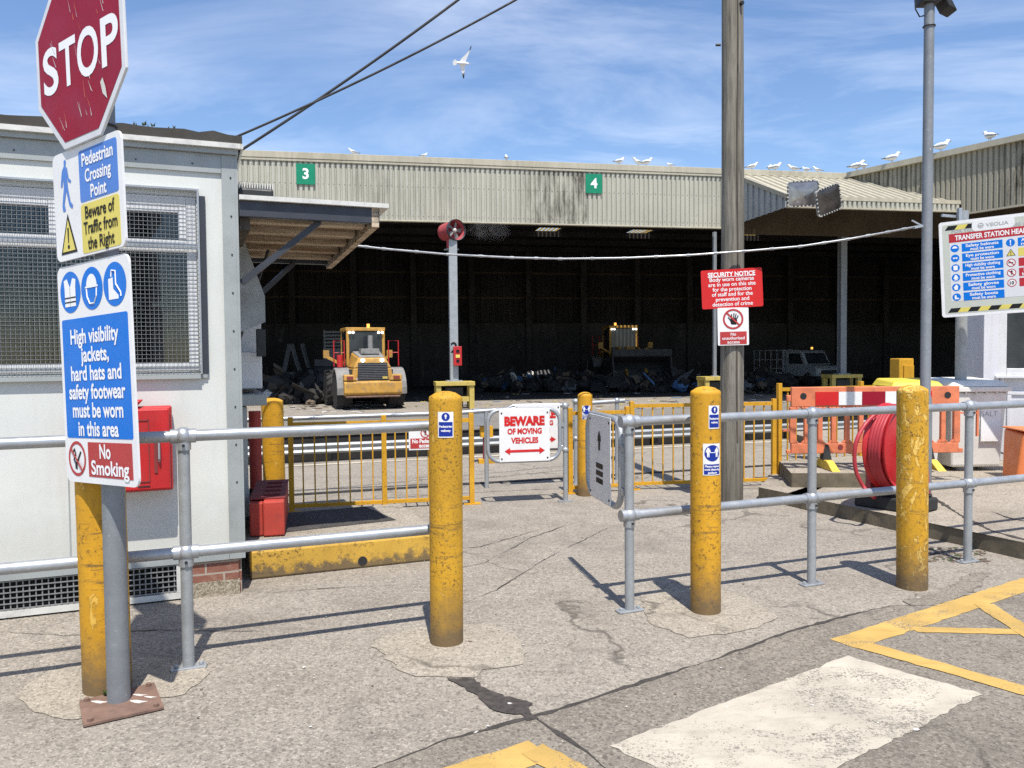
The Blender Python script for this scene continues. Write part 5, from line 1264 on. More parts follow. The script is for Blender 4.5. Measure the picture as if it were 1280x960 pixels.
for i, x in enumerate((-.195, 0, .195)):
    b = MB(); zc = .372; b.flat(circ(x, zc, .094, 40), -.0012, 'sign_blue'); y = -.0022
    if i == 0:
        b.flat([(x - .055, zc + .055), (x - .025, zc + .062), (x, zc + .02), (x + .025, zc + .062), (x + .055, zc + .055), (x + .05, zc + .02), (x + .05, zc - .065), (x - .05, zc - .065), (x - .05, zc + .02)], y, 'sign_text_white')
        for z_ in (-.022, -.042): b.flat([(x - .05, zc + z_), (x + .05, zc + z_), (x + .05, zc + z_ - .006), (x - .05, zc + z_ - .006)], y - .0008, 'sign_black')
        b.flat([(x - .002, zc + .02), (x + .002, zc + .02), (x + .002, zc - .065), (x - .002, zc - .065)], y - .0008, 'sign_grey')
    elif i == 1:
        b.flat([(x + .046 * math.cos(R(a)), zc + .012 + .052 * math.sin(R(a))) for a in range(0, 181, 15)], y, 'sign_text_white'); b.flat([(x - .056, zc + .012), (x + .056, zc + .012), (x + .056, zc + .004), (x - .056, zc + .004)], y - .0008, 'sign_text_white')
        b.tube([(x - .044, y, zc), (x - .04, y, zc - .035), (x - .018, y, zc - .066), (x + .018, y, zc - .066), (x + .04, y, zc - .035), (x + .044, y, zc)], .0035, 'sign_text_white', 4)
    else:
        b.flat([(x - .05, zc + .025), (x - .012, zc + .03), (x - .01, zc - .02), (x + .03, zc - .05), (x + .03, zc - .064), (x - .05, zc - .064)], y, 'sign_text_white')
        b.tube([(x - .025, y, zc + .033), (x - .02, y, zc + .06), (x + .012, y, zc + .055), (x + .012, y, zc + .0), (x + .05, y, zc - .04), (x + .05, y, zc - .055)], .0035, 'sign_text_white', 4)
    b.build('symbol', t)
b = MB(); cx_, cz_ = -.205, -.385; b.ring(cx_, cz_, .08, .066, -.0012, 'sign_brown_red', 40)
b.flat([(cx_ - .02, cz_ - .045), (cx_ + .0, cz_ - .05), (cx_ - .0, cz_ - .02), (cx_ - .02, cz_ - .02)], -.0014, 'sign_black'); b.flat([(cx_ - .01, cz_ - .02), (cx_ + .0, cz_ - .026), (cx_ + .042, cz_ + .03), (cx_ + .032, cz_ + .036)], -.0016, 'sign_black')
b.tube([(cx_ - .035, -.0014, cz_ + .03), (cx_ - .02, -.0014, cz_ + .045), (cx_ - .01, -.0014, cz_ + .02), (cx_ - .03, -.0014, cz_ - .005), (cx_ - .012, -.0014, cz_ - .02)], .003, 'sign_black', 4)
b.flat([(cx_ - .055, cz_ + .047), (cx_ - .047, cz_ + .055), (cx_ + .055, cz_ - .047), (cx_ + .047, cz_ - .055)], -.006, 'sign_brown_red'); b.build('symbol', t)
# little weed at the foot of the post
b = MB(); r_ = random.Random(8); wp = G(136, 872)
for i in range(26):
    d = Vector((r_.uniform(-1, 1), r_.uniform(-1, 1), r_.uniform(.3, 1.4))).normalized() * r_.uniform(.02, .06); s_ = Vector((-d.y, d.x, 0)).normalized() * .008
    b.add([wp + Vector((r_.uniform(-.02, .02), r_.uniform(-.02, .02), .017)), wp + d * .6 + s_, wp + d, wp + d * .6 - s_], [(0, 1, 2, 3)], 'leaf')
tag(b.build('weed'), 'small green weed growing between the yellow bollard and the grey post', 'weed')

# ================================================================== TELEGRAPH POLE, SIGNS, CABLES
tp = G(914, 629)
t = thing('telegraph_pole', 'tall weathered timber telegraph pole carrying the red security notice', 'pole', tp)
b = MB(); r_ = random.Random(2); N = 26; vs_, fs = [], []
PH = 8.2
for i in range(30):
    z_ = PH * i / 29 - .02; rr = .122 - .022 * z_ / PH
    for j in range(N): a = 2 * math.pi * j / N; q = rr * (1 + .012 * math.sin(5 * a + 1) + .018 * math.sin(11 * a + 2 + z_ * .15)); vs_.append((q * math.cos(a) + .012 * math.sin(z_ * .5), q * math.sin(a), z_))
for i in range(29):
    for j in range(N): fs.append((i * N + j, i * N + (j + 1) % N, (i + 1) * N + (j + 1) % N, (i + 1) * N + j))
fs.append(tuple(29 * N + j for j in range(N))); b.add(vs_, fs, 'pole_wood'); b.build('trunk', t, 60)
b = MB()
b.tube([(.028 + .004 * math.sin(i), -.119 + .022 * (i * .33) / PH - .002, i * .33) for i in range(2, 24)], .009, 'dark_wood', 6); b.build('split', t)
b = MB(); b.cyl((-.12, -.02, P(905, 57, tp.y).z), (-.17, -.02, P(905, 57, tp.y).z), .014, 'black_steel', 8); b.cyl((.06, -.09, P(922, 10, tp.y).z), (.075, -.13, P(922, 10, tp.y).z), .02, 'black_steel', 8); b.build('step_bolt', t)
py_ = tp.y - .14
t = thing('security_sign', 'red security notice board with white wording about body worn cameras', 'sign', P(915, 360.5, py_), R(-4), None, R(-2.4))
w, h = .615, .395
b = MB(); b.prism(rrect(0, 0, w, h, .018), 0, .006, 'sign_bright_red'); b.build('panel', t)
b = MB()
for i, (tx, ww) in enumerate((('SECURITY NOTICE', .475), ('Body worn cameras', .445), ('are in use on this site', .475), ('for the protection', .39), ('of staff and for the', .41), ('prevention and', .335), ('detection of crime', .405))): b.text(tx, 0, .148 - i * .0505, .056 if i else .062, -.002, 'sign_text_white', ww, .012 if i else .03)
b.box(-.238, .238, -.003, -.0015, .118, .122, 'sign_text_white'); b.build('lettering', t)
t = thing('access_sign', 'small white no unauthorised access sign with a barred black hand, below the red notice', 'sign', P(916.5, 408, py_ - .003), R(-2), None, R(-1))
w, h = .315, .385
b = MB(); b.prism(rrect(0, 0, w, h, .012), 0, .005, 'sign_white'); b.prism(rrect(0, -.118, w * .86, .13, .004), -.0012, -.0002, 'sign_brown_red'); b.build('panel', t)
b = MB()
for i, (tx, ww) in enumerate((('No', .055), ('unauthorised', .225), ('access', .125))): b.text(tx, 0, -.078 - i * .040, .044, -.003, 'sign_text_white', ww, .012)
b.build('lettering', t)
b = MB(); cz_ = .075; b.ring(0, cz_, .104, .085, -.0028, 'sign_brown_red', 40); b.flat([(-.074, cz_ + .062), (-.062, cz_ + .074), (.074, cz_ - .062), (.062, cz_ - .074)], -.0036, 'sign_brown_red')
b.flat([(-.02, cz_ - .055), (.03, cz_ - .058), (.042, cz_ - .02), (.035, cz_ + .01), (-.02, cz_ + .01), (-.035, cz_ - .005)], -.0014, 'sign_black')
for x0_, z0_, x1_, z1_ in ((-.012, .005, -.016, .05), (.006, .008, .01, .06), (.02, .006, .032, .054), (.032, -.002, .054, .036), (-.028, -.012, -.05, .018)): b.bar((x0_, -.0014, cz_ + z0_), (x1_, -.0014, cz_ + z1_), .011, .001, 'sign_black', (0, -1, 0))
b.build('symbol', t)
# two black cables from the office roof to the pole top
def cable(name, label, cat, a, c, sag, r_, k, n=40, group=None):
    a, c = Vector(a), Vector(c); pts = [a + (c - a) * (i / n) - Vector((0, 0, sag * 4 * (i / n) * (1 - i / n))) for i in range(n + 1)]
    b = MB(); b.tube(pts, r_, k, 6); return tag(b.build(name, None, 60), label, cat, group)
cable('overhead_cable', 'black overhead cable, the one reaching the office roof further left', 'cable', P(250, 190, 7.2), P(905, -160, tp.y), .16, .011, 'cable_black', group='black cables over the yard')
cable('overhead_cable', 'black overhead cable, the one reaching the office roof nearer its corner', 'cable', P(290, 195, 7.5), P(905, -275, tp.y), .16, .013, 'cable_black', group='black cables over the yard')
# silver corrugated cable hung across the yard
lpY = 7.65
pts_px = [(436, 306, 7.5), (480, 311, 7.6), (560, 318, 7.8), (640, 322, 8.0), (700, 323.5, 8.1), (780, 322.5, 8.2), (860, 319, 8.2), (930, 314, 8.15), (1000, 308, 8.0), (1060, 299, 7.9), (1110, 290, 7.8), (1150, 282.5, lpY)]
b = MB(); b.tube([P(*q) for q in pts_px], .010, 'cable_silver', 8)
for i in range(22):
    k_ = i * (len(pts_px) - 1) / 22; j = int(k_); f_ = k_ - j; a, c = P(*pts_px[j]), P(*pts_px[min(j + 1, len(pts_px) - 1)]); m_ = a + (c - a) * f_; d = (c - a).normalized(); b.cyl(m_ - d * .02, m_ + d * .02, .014, 'galv_dull', 8)
tag(b.build('slung_cable', None, 60), 'silver sheathed cable slung from the awning to the lamp post', 'cable')

# ================================================================== LAMP POST
lp_ = Vector((P(1155.5, 600, lpY).x, lpY, .13))
t = thing('lamp_post', 'tall grey steel lamp post with floodlights at its top, beside the hose reel', 'lamp post', lp_)
topz = P(1160, 6, lpY).z - .13
b = MB(); zs = P(1162, 505, lpY).z - .13
b.lathe([(.062, 0), (.062, zs), (.055, zs + .06), (.047, zs + .09), (.046, topz - 1.3), (.045, topz)], 'galv_pole', 22); b.build('shaft', t, 50)
b = MB(); b.box(-.10, .08, -.08, .08, topz, topz + .14, 'black_steel'); b.hexa([(.06, -.09, topz + .10), (.14, -.09, topz - .05), (.14, .09, topz - .05), (.06, .09, topz + .10), (.10, -.09, topz + .14), (.22, -.09, topz - .09), (.22, .09, topz - .09), (.10, .09, topz + .14)], 'black_steel'); b.build('floodlight', t, bevel=.01)
b = MB(); b.tube([(-.14, 0, topz + .12), (-.13, 0, topz - .04), (-.09, 0, topz - .11), (-.05, 0, topz - .1)], .007, 'cable_black', 6); b.tube([(.0525 * math.cos(a * .3927), .0525 * math.sin(a * .3927), topz - .2) for a in range(16)], .006, 'black_steel', 6, True); b.build('lead', t)
b = MB(); z_ = P(1160, 283, lpY).z - .13
b.bar((-.06, -.03, z_), (-.17, -.05, z_ + .05), .012, .012, 'galvanised'); b.bar((-.06, -.03, z_), (-.15, -.05, z_ - .02), .03, .02, 'galvanised'); b.build('cable_clamp', t)

# ================================================================== SAFETY BOARD, WHITE HUT
bp_ = Vector((P(1201, 470, 9.7).x, 9.7, .13))
t = thing('board_post', 'grey steel post under the transfer station board', 'post', bp_)
b = MB(); b.cyl((0, 0, 0), (0, 0, P(1197, 264, 9.7).z - .13), .065, 'galv_dull', 18); b.build('shaft', t, 50)
b = MB(); z_ = P(1197, 272, 9.7).z - .13; b.bar((0, -.02, z_), (-.28, -.05, z_ + .02), .03, .03, 'galvanised'); b.box(-.10, -.06, -.1, -.05, z_ - .06, z_ + .1, 'galvanised'); b.build('arm', t)
BW, BH = 1.62, 1.10
brz, btl = R(-31), R(-2.6)
left = P(1175.5, 338, 9.35)
ux = Vector((math.cos(brz) * math.cos(btl), math.sin(brz) * math.cos(btl), -math.sin(btl)))
bc = left + ux * (BW / 2)
t = thing('safety_board', 'large pale transfer station safety rules board with yellow and black hazard stripes', 'sign', bc, brz, None, btl)
b = MB(); b.prism(rrect(0, 0, BW, BH, .03), 0, .03, 'sign_white'); b.prism(rrect(0, 0, BW - .07, BH - .07, .02), -.0012, -.0002, 'board_grey'); b.build('panel', t)
b = MB(); b.prism(rrect(0, -.02, BW - .20, BH - .40, .004), -.0022, -.0014, 'board_panel'); b.prism(rrect(0, .355, BW - .20, .10, .002), -.0032, -.0014, 'board_red'); b.build('heading_field', t)
b = MB()
for zc in (BH / 2 - .075, -BH / 2 + .075):
    n = 15; x0_ = -BW / 2 + .06; dx = (BW - .12) / n
    for i in range(n):
        if zc > 0 and 5 <= i <= 9: continue
        b.flat([(x0_ + i * dx, zc - .025), (x0_ + (i + 1) * dx, zc - .025), (x0_ + (i + 1) * dx + .035, zc + .025), (x0_ + i * dx + .035, zc + .025)], -.0022, 'sign_black' if i % 2 == 0 else 'sign_yellow')
b.build('hazard_stripe', t)
b = MB(); b.prism([(x * 1.15, z) for x, z in rrect(-.27 / 1.15, BH / 2 - .085, .36, .13, .05)], -.0032, -.0014, 'sign_white'); b.text('VEOLIA', -.23, BH / 2 - .085, .055, -.0045, 'sign_grey', .22, .02); b.ring(-.39, BH / 2 - .085, .030, .022, -.0045, 'sign_grey', 24); b.flat([(-.415, BH / 2 - .085), (-.39, BH / 2 - .100), (-.365, BH / 2 - .085), (-.39, BH / 2 - .078)], -.0045, 'sign_grey'); b.build('emblem', t)
b = MB(); b.text('FOR YOUR SAFETY PLEASE OBEY ALL INSTRUCTIONS', 0, .432, .052, -.003, 'sign_grey', 1.36, .014); b.text('TRANSFER STATION HEALTH AND SAFETY RULES', -.0, .355, .078, -.0045, 'sign_text_white', 1.30, .028)
rows = ('Safety helmets', 'Eye protection', 'High visibility clothing', 'Protective clothing', 'Safety gloves', 'Safety boots')
bl = MB(); sy = MB(); xl = -BW / 2 + .155
for i, tx in enumerate(rows):
    zc = .235 - i * .112; xb = xl + .27
    sy.flat(circ(xl, zc, .043, 26), -.003, 'sign_blue'); bl.prism(rrect(xb, zc, .40, .092, .002), -.0032, -.0024, 'sign_blue')
    b.text(tx, xb, zc + .020, .046, -.0045, 'sign_text_white', min(.34, .023 * len(tx)), .022); b.text('must be worn', xb, zc - .022, .046, -.0045, 'sign_text_white', .23, .022)
    y = -.004; W_ = 'sign_text_white'
    if i == 0: sy.flat([(xl + .026 * math.cos(R(a)), zc + .0 + .026 * math.sin(R(a))) for a in range(0, 181, 20)], y, W_)
    elif i == 1: sy.flat(circ(xl - .012, zc, .010, 12), y, W_); sy.flat(circ(xl + .012, zc, .010, 12), y, W_); sy.flat([(xl - .026, zc + .008), (xl + .026, zc + .008), (xl + .026, zc + .004), (xl - .026, zc + .004)], y - .0006, W_)
    elif i == 2: sy.flat([(xl - .022, zc + .026), (xl + .022, zc + .026), (xl + .02, zc - .026), (xl - .02, zc - .026)], y, W_)
    elif i == 3: sy.flat([(xl - .008, zc + .03), (xl + .008, zc + .03), (xl + .026, zc - .01), (xl + .014, zc - .01), (xl + .016, zc - .032), (xl + .003, zc - .032), (xl, zc - .005), (xl - .003, zc - .032), (xl - .016, zc - .032), (xl - .014, zc - .01), (xl - .026, zc - .01)], y, W_)
    elif i == 4: sy.flat([(xl - .016, zc - .028), (xl + .014, zc - .028), (xl + .018, zc + .01), (xl + .008, zc + .03), (xl - .004, zc + .032), (xl - .014, zc + .012), (xl - .026, zc + .006)], y, W_)
    else: sy.flat([(xl - .02, zc + .022), (xl - .002, zc + .022), (xl + .0, zc - .005), (xl + .024, zc - .014), (xl + .024, zc - .024), (xl - .02, zc - .024)], y, W_)
xr = xl + .545
for i, (k_, tx) in enumerate((('sign_blue', ('All visitors must', 'report to office')), ('sign_yellow', ('Heavy plant', 'in operation')), ('board_red', ('No smoking', '')), ('board_red', ('No pedestrians', 'beyond this point')), ('board_red', ('Speed limit', '10 mph')))):
    zc = .235 - i * .112; xb = xr + .27; bl.prism(rrect(xb, zc, .40, .092, .002), -.0032, -.0024, k_); tk = 'sign_black' if k_ == 'sign_yellow' else 'sign_text_white'
    b.text(tx[0], xb, zc + (.020 if tx[1] else 0), .046, -.0045, tk, min(.34, .022 * len(tx[0])), .022)
    if tx[1]: b.text(tx[1], xb, zc - .022, .046, -.0045, tk, min(.34, .022 * len(tx[1])), .022)
    if i == 0: sy.flat(circ(xr, zc, .043, 26), -.003, 'sign_blue'); sy.flat([(xr - .006, zc + .03), (xr + .006, zc + .03), (xr + .004, zc - .012), (xr - .004, zc - .012)], -.004, 'sign_text_white'); sy.flat(circ(xr, zc - .024, .007, 10), -.004, 'sign_text_white')
    elif i == 1: sy.flat([(xr - .045, zc - .036), (xr + .045, zc - .036), (xr, zc + .044)], -.003, 'sign_black'); sy.flat([(xr - .035, zc - .031), (xr + .035, zc - .031), (xr, zc + .031)], -.0038, 'sign_yellow'); sy.flat([(xr - .004, zc + .012), (xr + .004, zc + .012), (xr + .003, zc - .012), (xr - .003, zc - .012)], -.0046, 'sign_black'); sy.flat(circ(xr, zc - .022, .005, 8), -.0046, 'sign_black')
    else:
        sy.flat(circ(xr, zc, .043, 26), -.003, 'sign_white'); sy.ring(xr, zc, .044, .036, -.0036, 'board_red', 28)
        if i == 4: b.text('10', xr, zc, .05, -.0045, 'sign_black', .042, .03)
        else:
            sy.flat([(xr - .03, zc - .004), (xr + .02, zc - .004), (xr + .02, zc + .006), (xr - .03, zc + .006)] if i == 2 else sc_poly(PERSON, .58, xr, zc - .008), -.0036, 'sign_black'); sy.flat([(xr - .03, zc + .024), (xr - .024, zc + .03), (xr + .03, zc - .024), (xr + .024, zc - .03)], -.0044, 'board_red')
b.build('lettering', t); bl.build('rule_panel', t); sy.build('symbol', t)

HY = 10.6; h0 = Vector((P(1229, 580, HY).x, HY, .13))
t = thing('white_hut', 'white portable hut with a dark window behind the safety board', 'cabin', h0, R(-23))
hh = 2.75
wx_ = P(1253, 430, HY).x - h0.x; wzb_ = P(1260, 463, HY).z - .13
b = MB(); b.box(0, wx_, 0, .08, 0, hh, 'white_hut'); b.box(wx_, 4.6, 0, .08, 0, wzb_, 'white_hut'); b.box(wx_, 4.6, 0, .08, wzb_ + 1.05, hh, 'white_hut'); b.box(wx_ + 1.2, 4.6, 0, .08, wzb_, wzb_ + 1.05, 'white_hut')
b.box(0, .08, .081, 3, 0, hh, 'white_hut'); b.box(.0, 4.6, -.05, 3.1, hh, hh + .1, 'white_hut'); b.build('wall', t)
b = MB(); b.box(-.02, .16, -.05, -.002, 0, hh, 'white_hut'); b.tube([(.20, -.02, hh), (.20, -.02, .5)], .03, 'white_hut', 8); b.box(.26, 4.6, -.02, -.002, wzb_ - .32, wzb_ - .27, 'white_hut'); b.box(.26, 4.6, -.02, -.002, .22, .27, 'white_hut'); b.box(.26, .31, -.019, -.002, .271, wzb_ - .321, 'white_hut'); b.build('pilaster', t, bevel=.01)
w_ = bpy.data.objects.new('window', None); COL.objects.link(w_); w_.parent = t
b = MB(); b.box(wx_ - .09, wx_ + .01, -.05, .05, wzb_ - .06, wzb_ + 1.1, 'upvc'); b.box(wx_ + .011, wx_ + 1.2, -.05, .05, wzb_ - .06, wzb_ + .03, 'upvc'); b.box(wx_ + .011, wx_ + 1.2, -.05, .05, wzb_ + 1.02, wzb_ + 1.1, 'upvc'); b.box(wx_ - .12, wx_ + 1.25, -.09, -.003, wzb_ - .10, wzb_ - .061, 'upvc'); b.build('frame', w_, bevel=.008)
b = MB(); b.box(wx_ + .011, wx_ + 1.2, .02, .03, wzb_ + .031, wzb_ + 1.019, 'dark_glass'); b.build('pane', w_)
b = MB(); b.tube([(.0, -.06, .16), (.4, -.10, .05), (.8, -.12, .03), (1.5, -.1, .10)], .014, 'cable_black', 6); b.build('cable', t)
# pale block beside hut
# ================================================================== ORANGE BARRIER, REEL, BINS
bY = 8.85; x0w, x1w = P(985, 520, bY).x, P(1199, 520, bY).x; BWd = x1w - x0w; zb_, zt_ = P(1090, 566, bY).z, P(1090, 483, bY).z
PL = .285
t = thing('plastic_barrier', 'orange plastic pedestrian barrier with a red and white reflective strip', 'barrier', (x0w, bY, PL), R(-1))
zb2, zt2 = zb_ - PL, zt_ - PL; H_ = zt2 - zb2; b = MB(); y0, y1 = -.025, .025
hs = .155
ztb = zt2 - .30 * H_
b.box(.03, BWd - .03, y0, y1, ztb, zt2, 'orange_plastic'); b.box(.03, BWd - .03, y0, y1, zb2, zb2 + .10 * H_ + .04, 'orange_plastic')
n = 12; wv_ = (BWd - .10) / n
for i in range(n + 1):
    x = .05 + i * wv_; hw = .035 if i in (0, n) else .026
    b.box(x - hw, x + hw, y0, y1, zb2 + .1 * H_ + .04, ztb, 'orange_plastic')
    if i < n:
        for (sx, cxn) in ((1, x + hw), (-1, x + wv_ - (.035 if i + 1 == n else .026))):
            b.prism([(cxn, ztb), (cxn + sx * .04, ztb), (cxn, ztb - .05)], y0, y1, 'orange_plastic'); b.prism([(cxn, zb2 + .1 * H_ + .04), (cxn + sx * .03, zb2 + .1 * H_ + .04), (cxn, zb2 + .1 * H_ + .08)], y0, y1, 'orange_plastic')
b.box(-.02, .028, y0 + .005, y1 - .005, zt2 - .16, zt2 - .09, 'orange_plastic'); b.box(-.02, .028, y0 + .005, y1 - .005, zb2 + .0, zb2 + .04, 'orange_plastic'); b.box(-.06, .028, y0, y1, zb2 + .33 * H_, zb2 + .37 * H_, 'orange_plastic'); b.box(BWd - .028, BWd + .02, y0 + .006, y1 - .006, zb2 + .0, zb2 + .05, 'orange_plastic'); b.build('panel', t, bevel=.008)
b = MB()
for i, k_ in enumerate(('sign_bright_red', 'sign_white', 'sign_red', 'sign_white', 'sign_bright_red')):
    xa = P(1018, 500, bY).x - x0w + i * .255; b.box(xa, xa + .253, y0 - .006, y0 - .001, ztb + .02, zt2 - .055, k_)
b.build('reflective_strip', t)
b = MB()
for x in (.16, BWd - .16): b.cyl((x, y0 - .003, zt2 - .10), (x, y0 - .0005, zt2 - .10), .036, 'black_band', 16)
b.cyl((P(1049, 556, bY).x - x0w, y0 - .003, zb2 + .07), (P(1049, 556, bY).x - x0w, y0 - .0005, zb2 + .07), .03, 'dark_red', 14); b.build('grip_hole', t)
for x in (P(1032, 570, bY).x - x0w, BWd - .35):
    b = MB(); b.hexa([(x - .05, -.05, .10), (x + .05, -.05, .10), (x + .05, .05, .10), (x - .05, .05, .10), (x - .02, -.03, zb2 + .1), (x + .02, -.03, zb2 + .1), (x + .02, .03, zb2 + .1), (x - .02, .03, zb2 + .1)], 'black_rubber'); b.hexa([(x - .04, -.30, .002), (x + .05, -.30, .002), (x + .05, .3, .002), (x - .04, .3, .002), (x - .04, -.12, .10), (x + .04, -.12, .10), (x + .04, .12, .10), (x - .04, .12, .10)], 'foot_yellow'); b.build('foot', t, bevel=.006)
b = MB(); xh = BWd + .02; b.bar((xh - .04, 0, zt2 - .30), (xh + .16, 0, zt2 - .30), .02, .018, 'orange_plastic'); b.bar((xh + .16, 0, zt2 - .20), (xh + .16, 0, zt2 - .56), .02, .03, 'orange_plastic'); b.build('coupling', t)

# hose reel
rY = 7.35; rc = P(1120, 558, rY); reel_r = .40
t = thing('hose_reel', 'large red fire hose reel on a black based stand with hose trailing to the ground', 'hose reel', (rc.x, rY, .13), R(37))
zc = rc.z - .13
b = MB()
for y, sg in ((-.06, -1), (.06, 1)): b.lathe([(.05, y + sg * .0), (reel_r * .55, y + sg * .015), (reel_r * .9, y - sg * .01), (reel_r, y + sg * .035), (reel_r, y + sg * .045), (reel_r * .88, y + sg * .008), (reel_r * .5, y + sg * .035), (.05, y + sg * .03)], 'red_reel', 40, (0, 0, zc), 'y')
b.build('drum', t, 40)
b = MB()
for i in range(4):
    for rr in (.34, .375):
        yy_ = -.048 + i * .028; b.tube([(rr * math.cos(a * .2618), yy_ + .02 * (a / 24), zc + rr * math.sin(a * .2618)) for a in range(24)], .019, 'hose_red', 6, True)
b.build('coiled_hose', t, 60)
b = MB(); b.cyl((0, -.24, zc), (0, .24, zc), .045, 'black_steel', 16); b.lathe([(.10, -.19), (.10, -.175), (.03, -.17)], 'black_steel', 18, (0, 0, zc), 'y'); b.tube([(.12 * math.cos(R(a)), -.21, zc + .12 * math.sin(R(a))) for a in range(0, 300, 30)], .012, 'black_steel', 6); b.build('hub', t, 40)
b = MB(); b.hexa([(-.10, .19, .16), (.10, .19, .16), (.10, .24, .16), (-.10, .24, .16), (-.04, .19, zc), (.04, .19, zc), (.04, .24, zc), (-.04, .24, zc)], 'red_faded'); b.build('stand', t); b = MB(); b.hexa([(-.10, -.27, .16), (.10, -.27, .16), (.10, -.22, .16), (-.10, -.22, .16), (-.03, -.27, zc), (.03, -.27, zc), (.03, -.22, zc), (-.03, -.22, zc)], 'red_faded'); b.build('stand', t)
b = MB(); b.box(-.19, .19, -.30, .30, .001, .12, 'black_rubber'); b.box(-.15, .15, -.27, .27, .1205, .158, 'black_rubber'); b.build('base', t, bevel=.02)
b = MB(); hp = [to_local(P(*q), (rc.x, rY, .13), R(37)) for q in ((1095, 517, 7.2), (1082, 530, 7.15), (1071, 550, 7.1), (1068, 572, 7.1), (1071, 592, 7.1), (1079, 608, 7.1), (1088, 618, 7.08))]
hp += [to_local(G(*q, .15), (rc.x, rY, .13), R(37)) for q in ((1100, 626), (1120, 630), (1150, 628))]
sm = []
for i in range(len(hp) - 1):
    p0, p1, p2, p3 = hp[max(0, i - 1)], hp[i], hp[i + 1], hp[min(len(hp) - 1, i + 2)]
    for k in range(5):
        f_ = k / 5; sm.append(.5 * ((2 * p1) + (p2 - p0) * f_ + (2 * p0 - 5 * p1 + 4 * p2 - p3) * f_ ** 2 + (3 * p1 - p0 - 3 * p2 + p3) * f_ ** 3))
sm.append(hp[-1]); b.tube(sm, .018, 'hose_red', 10); b.build('loose_hose', t, 60)
# small wheel beside it
# wheeled bins
def wheelie(label, px0, px1, Y, top_py, lid_k, rz, base=.13):
    xa, xb = P(px0, 520, Y).x, P(px1, 520, Y).x; w_ = xb - xa; zt = P((px0 + px1) / 2, top_py, Y).z - base
    t = thing('wheeled_bin', label, 'bin', ((xa + xb) / 2, Y, base), rz, 'plastic wheeled bins beside the hut'); d = w_ * 1.0; wt, wb = w_ / 2 * .92, w_ / 2 * .80
    b = MB(); b.hexa([(-wb, -d * .40, .05), (wb, -d * .40, .05), (wb, d * .36, .05), (-wb, d * .36, .05), (-wt, -d * .48, zt - .16), (wt, -d * .48, zt - .16), (wt, d * .46, zt - .16), (-wt, d * .46, zt - .16)], 'bin_white'); b.build('body', t, bevel=.035, seg=3)
    b = MB(); b.box(-w_ / 2, w_ / 2, -d * .52, d * .5, zt - .158, zt - .10, 'bin_white')
    for i in range(6): x = -w_ * .42 + i * w_ * .165; b.prism([(x, zt - .159), (x + .03, zt - .159), (x + .015, zt - .20)], -d * .505, -d * .485, 'bin_white')
    b.build('rim', t, bevel=.01)
    b = MB(); b.hexa([(-w_ / 2 * .96, -d * .50, zt - .098), (w_ / 2 * .96, -d * .50, zt - .098), (w_ / 2 * .96, d * .48, zt - .098), (-w_ / 2 * .96, d * .48, zt - .098), (-w_ / 2 * .8, -d * .42, zt - .03), (w_ / 2 * .8, -d * .42, zt - .03), (w_ / 2 * .8, d * .4, zt), (-w_ / 2 * .8, d * .4, zt)], lid_k)
    b.build('lid', t, bevel=.02)
    for sx in (-1, 1):
        b = MB(); b.lathe([(.04, -.025), (.10, -.025), (.10, .025), (.04, .025)], 'black_rubber', 16, (sx * wb * .9, d * .36, .10), 'x'); b.build('wheel', t)
    return t, w_, d, zt
wt_, w_, d_, zt_b = wheelie('white wheeled bin with a white lid between the orange barrier and the hut', 1164, 1240, 9.85, 472, 'bin_white', R(2))
b = MB(); b.box(.02, .26, -d_ * .475, -d_ * .462, zt_b - .75, zt_b - .30, 'sign_white'); b.text('SALT', .12, zt_b - .42, .09, -d_ * .4765, 'sign_grey', .2, .0); b.build('label_panel', wt_)
wheelie('white wheeled bin with a yellow lid behind the orange barrier and reel', 1100, 1166, 9.75, 473, 'bin_yellow', R(-3), .13)
# orange scoop tub at the frame edge
oY = 8.9; q = P(1276, 560, oY)
t = thing('orange_tub', 'orange plastic tub in front of the white hut, cut by the picture edge', 'tub', (q.x, oY, .13), R(-8))
zt_ = P(1275, 541, oY).z - .13
b = MB(); b.hexa([(-.10, -.12, .002), (.36, -.12, .002), (.36, .22, .002), (-.10, .22, .002), (-.06, -.17, zt_), (.42, -.17, zt_), (.42, .28, zt_ + .03), (-.06, .28, zt_ + .03)], 'orange_scoop'); b.build('shell', t, bevel=.03, seg=3)
b = MB(); b.box(-.07, .44, -.19, .29, zt_ + .031, zt_ + .05, 'orange_scoop'); b.build('rim', t, bevel=.008)
# dead leaves by the pavement step
heap('leaf_litter', 'dry leaves and dirt gathered at the kerb by the right hand railing post', 'leaf litter', 150, (lambda r_: (lambda p: (p.x, p.y, .0))(G(r_.uniform(1160, 1232), r_.uniform(684, 703)))), ['lit_brown'] * 6 + ['lit_dark'] * 2 + ['leaf'], (.012, .045), 14, True, .003)
heap('litter', 'bird droppings and small pale scraps spotted across the near pavement', 'litter', 120, (lambda r_: (lambda p: (p.x, p.y, .0))(G(r_.uniform(200, 1280), r_.uniform(640, 930)))), ['lit_white'] * 3 + ['lit_brown'] * 2, (.006, .02), 15, True, .006)

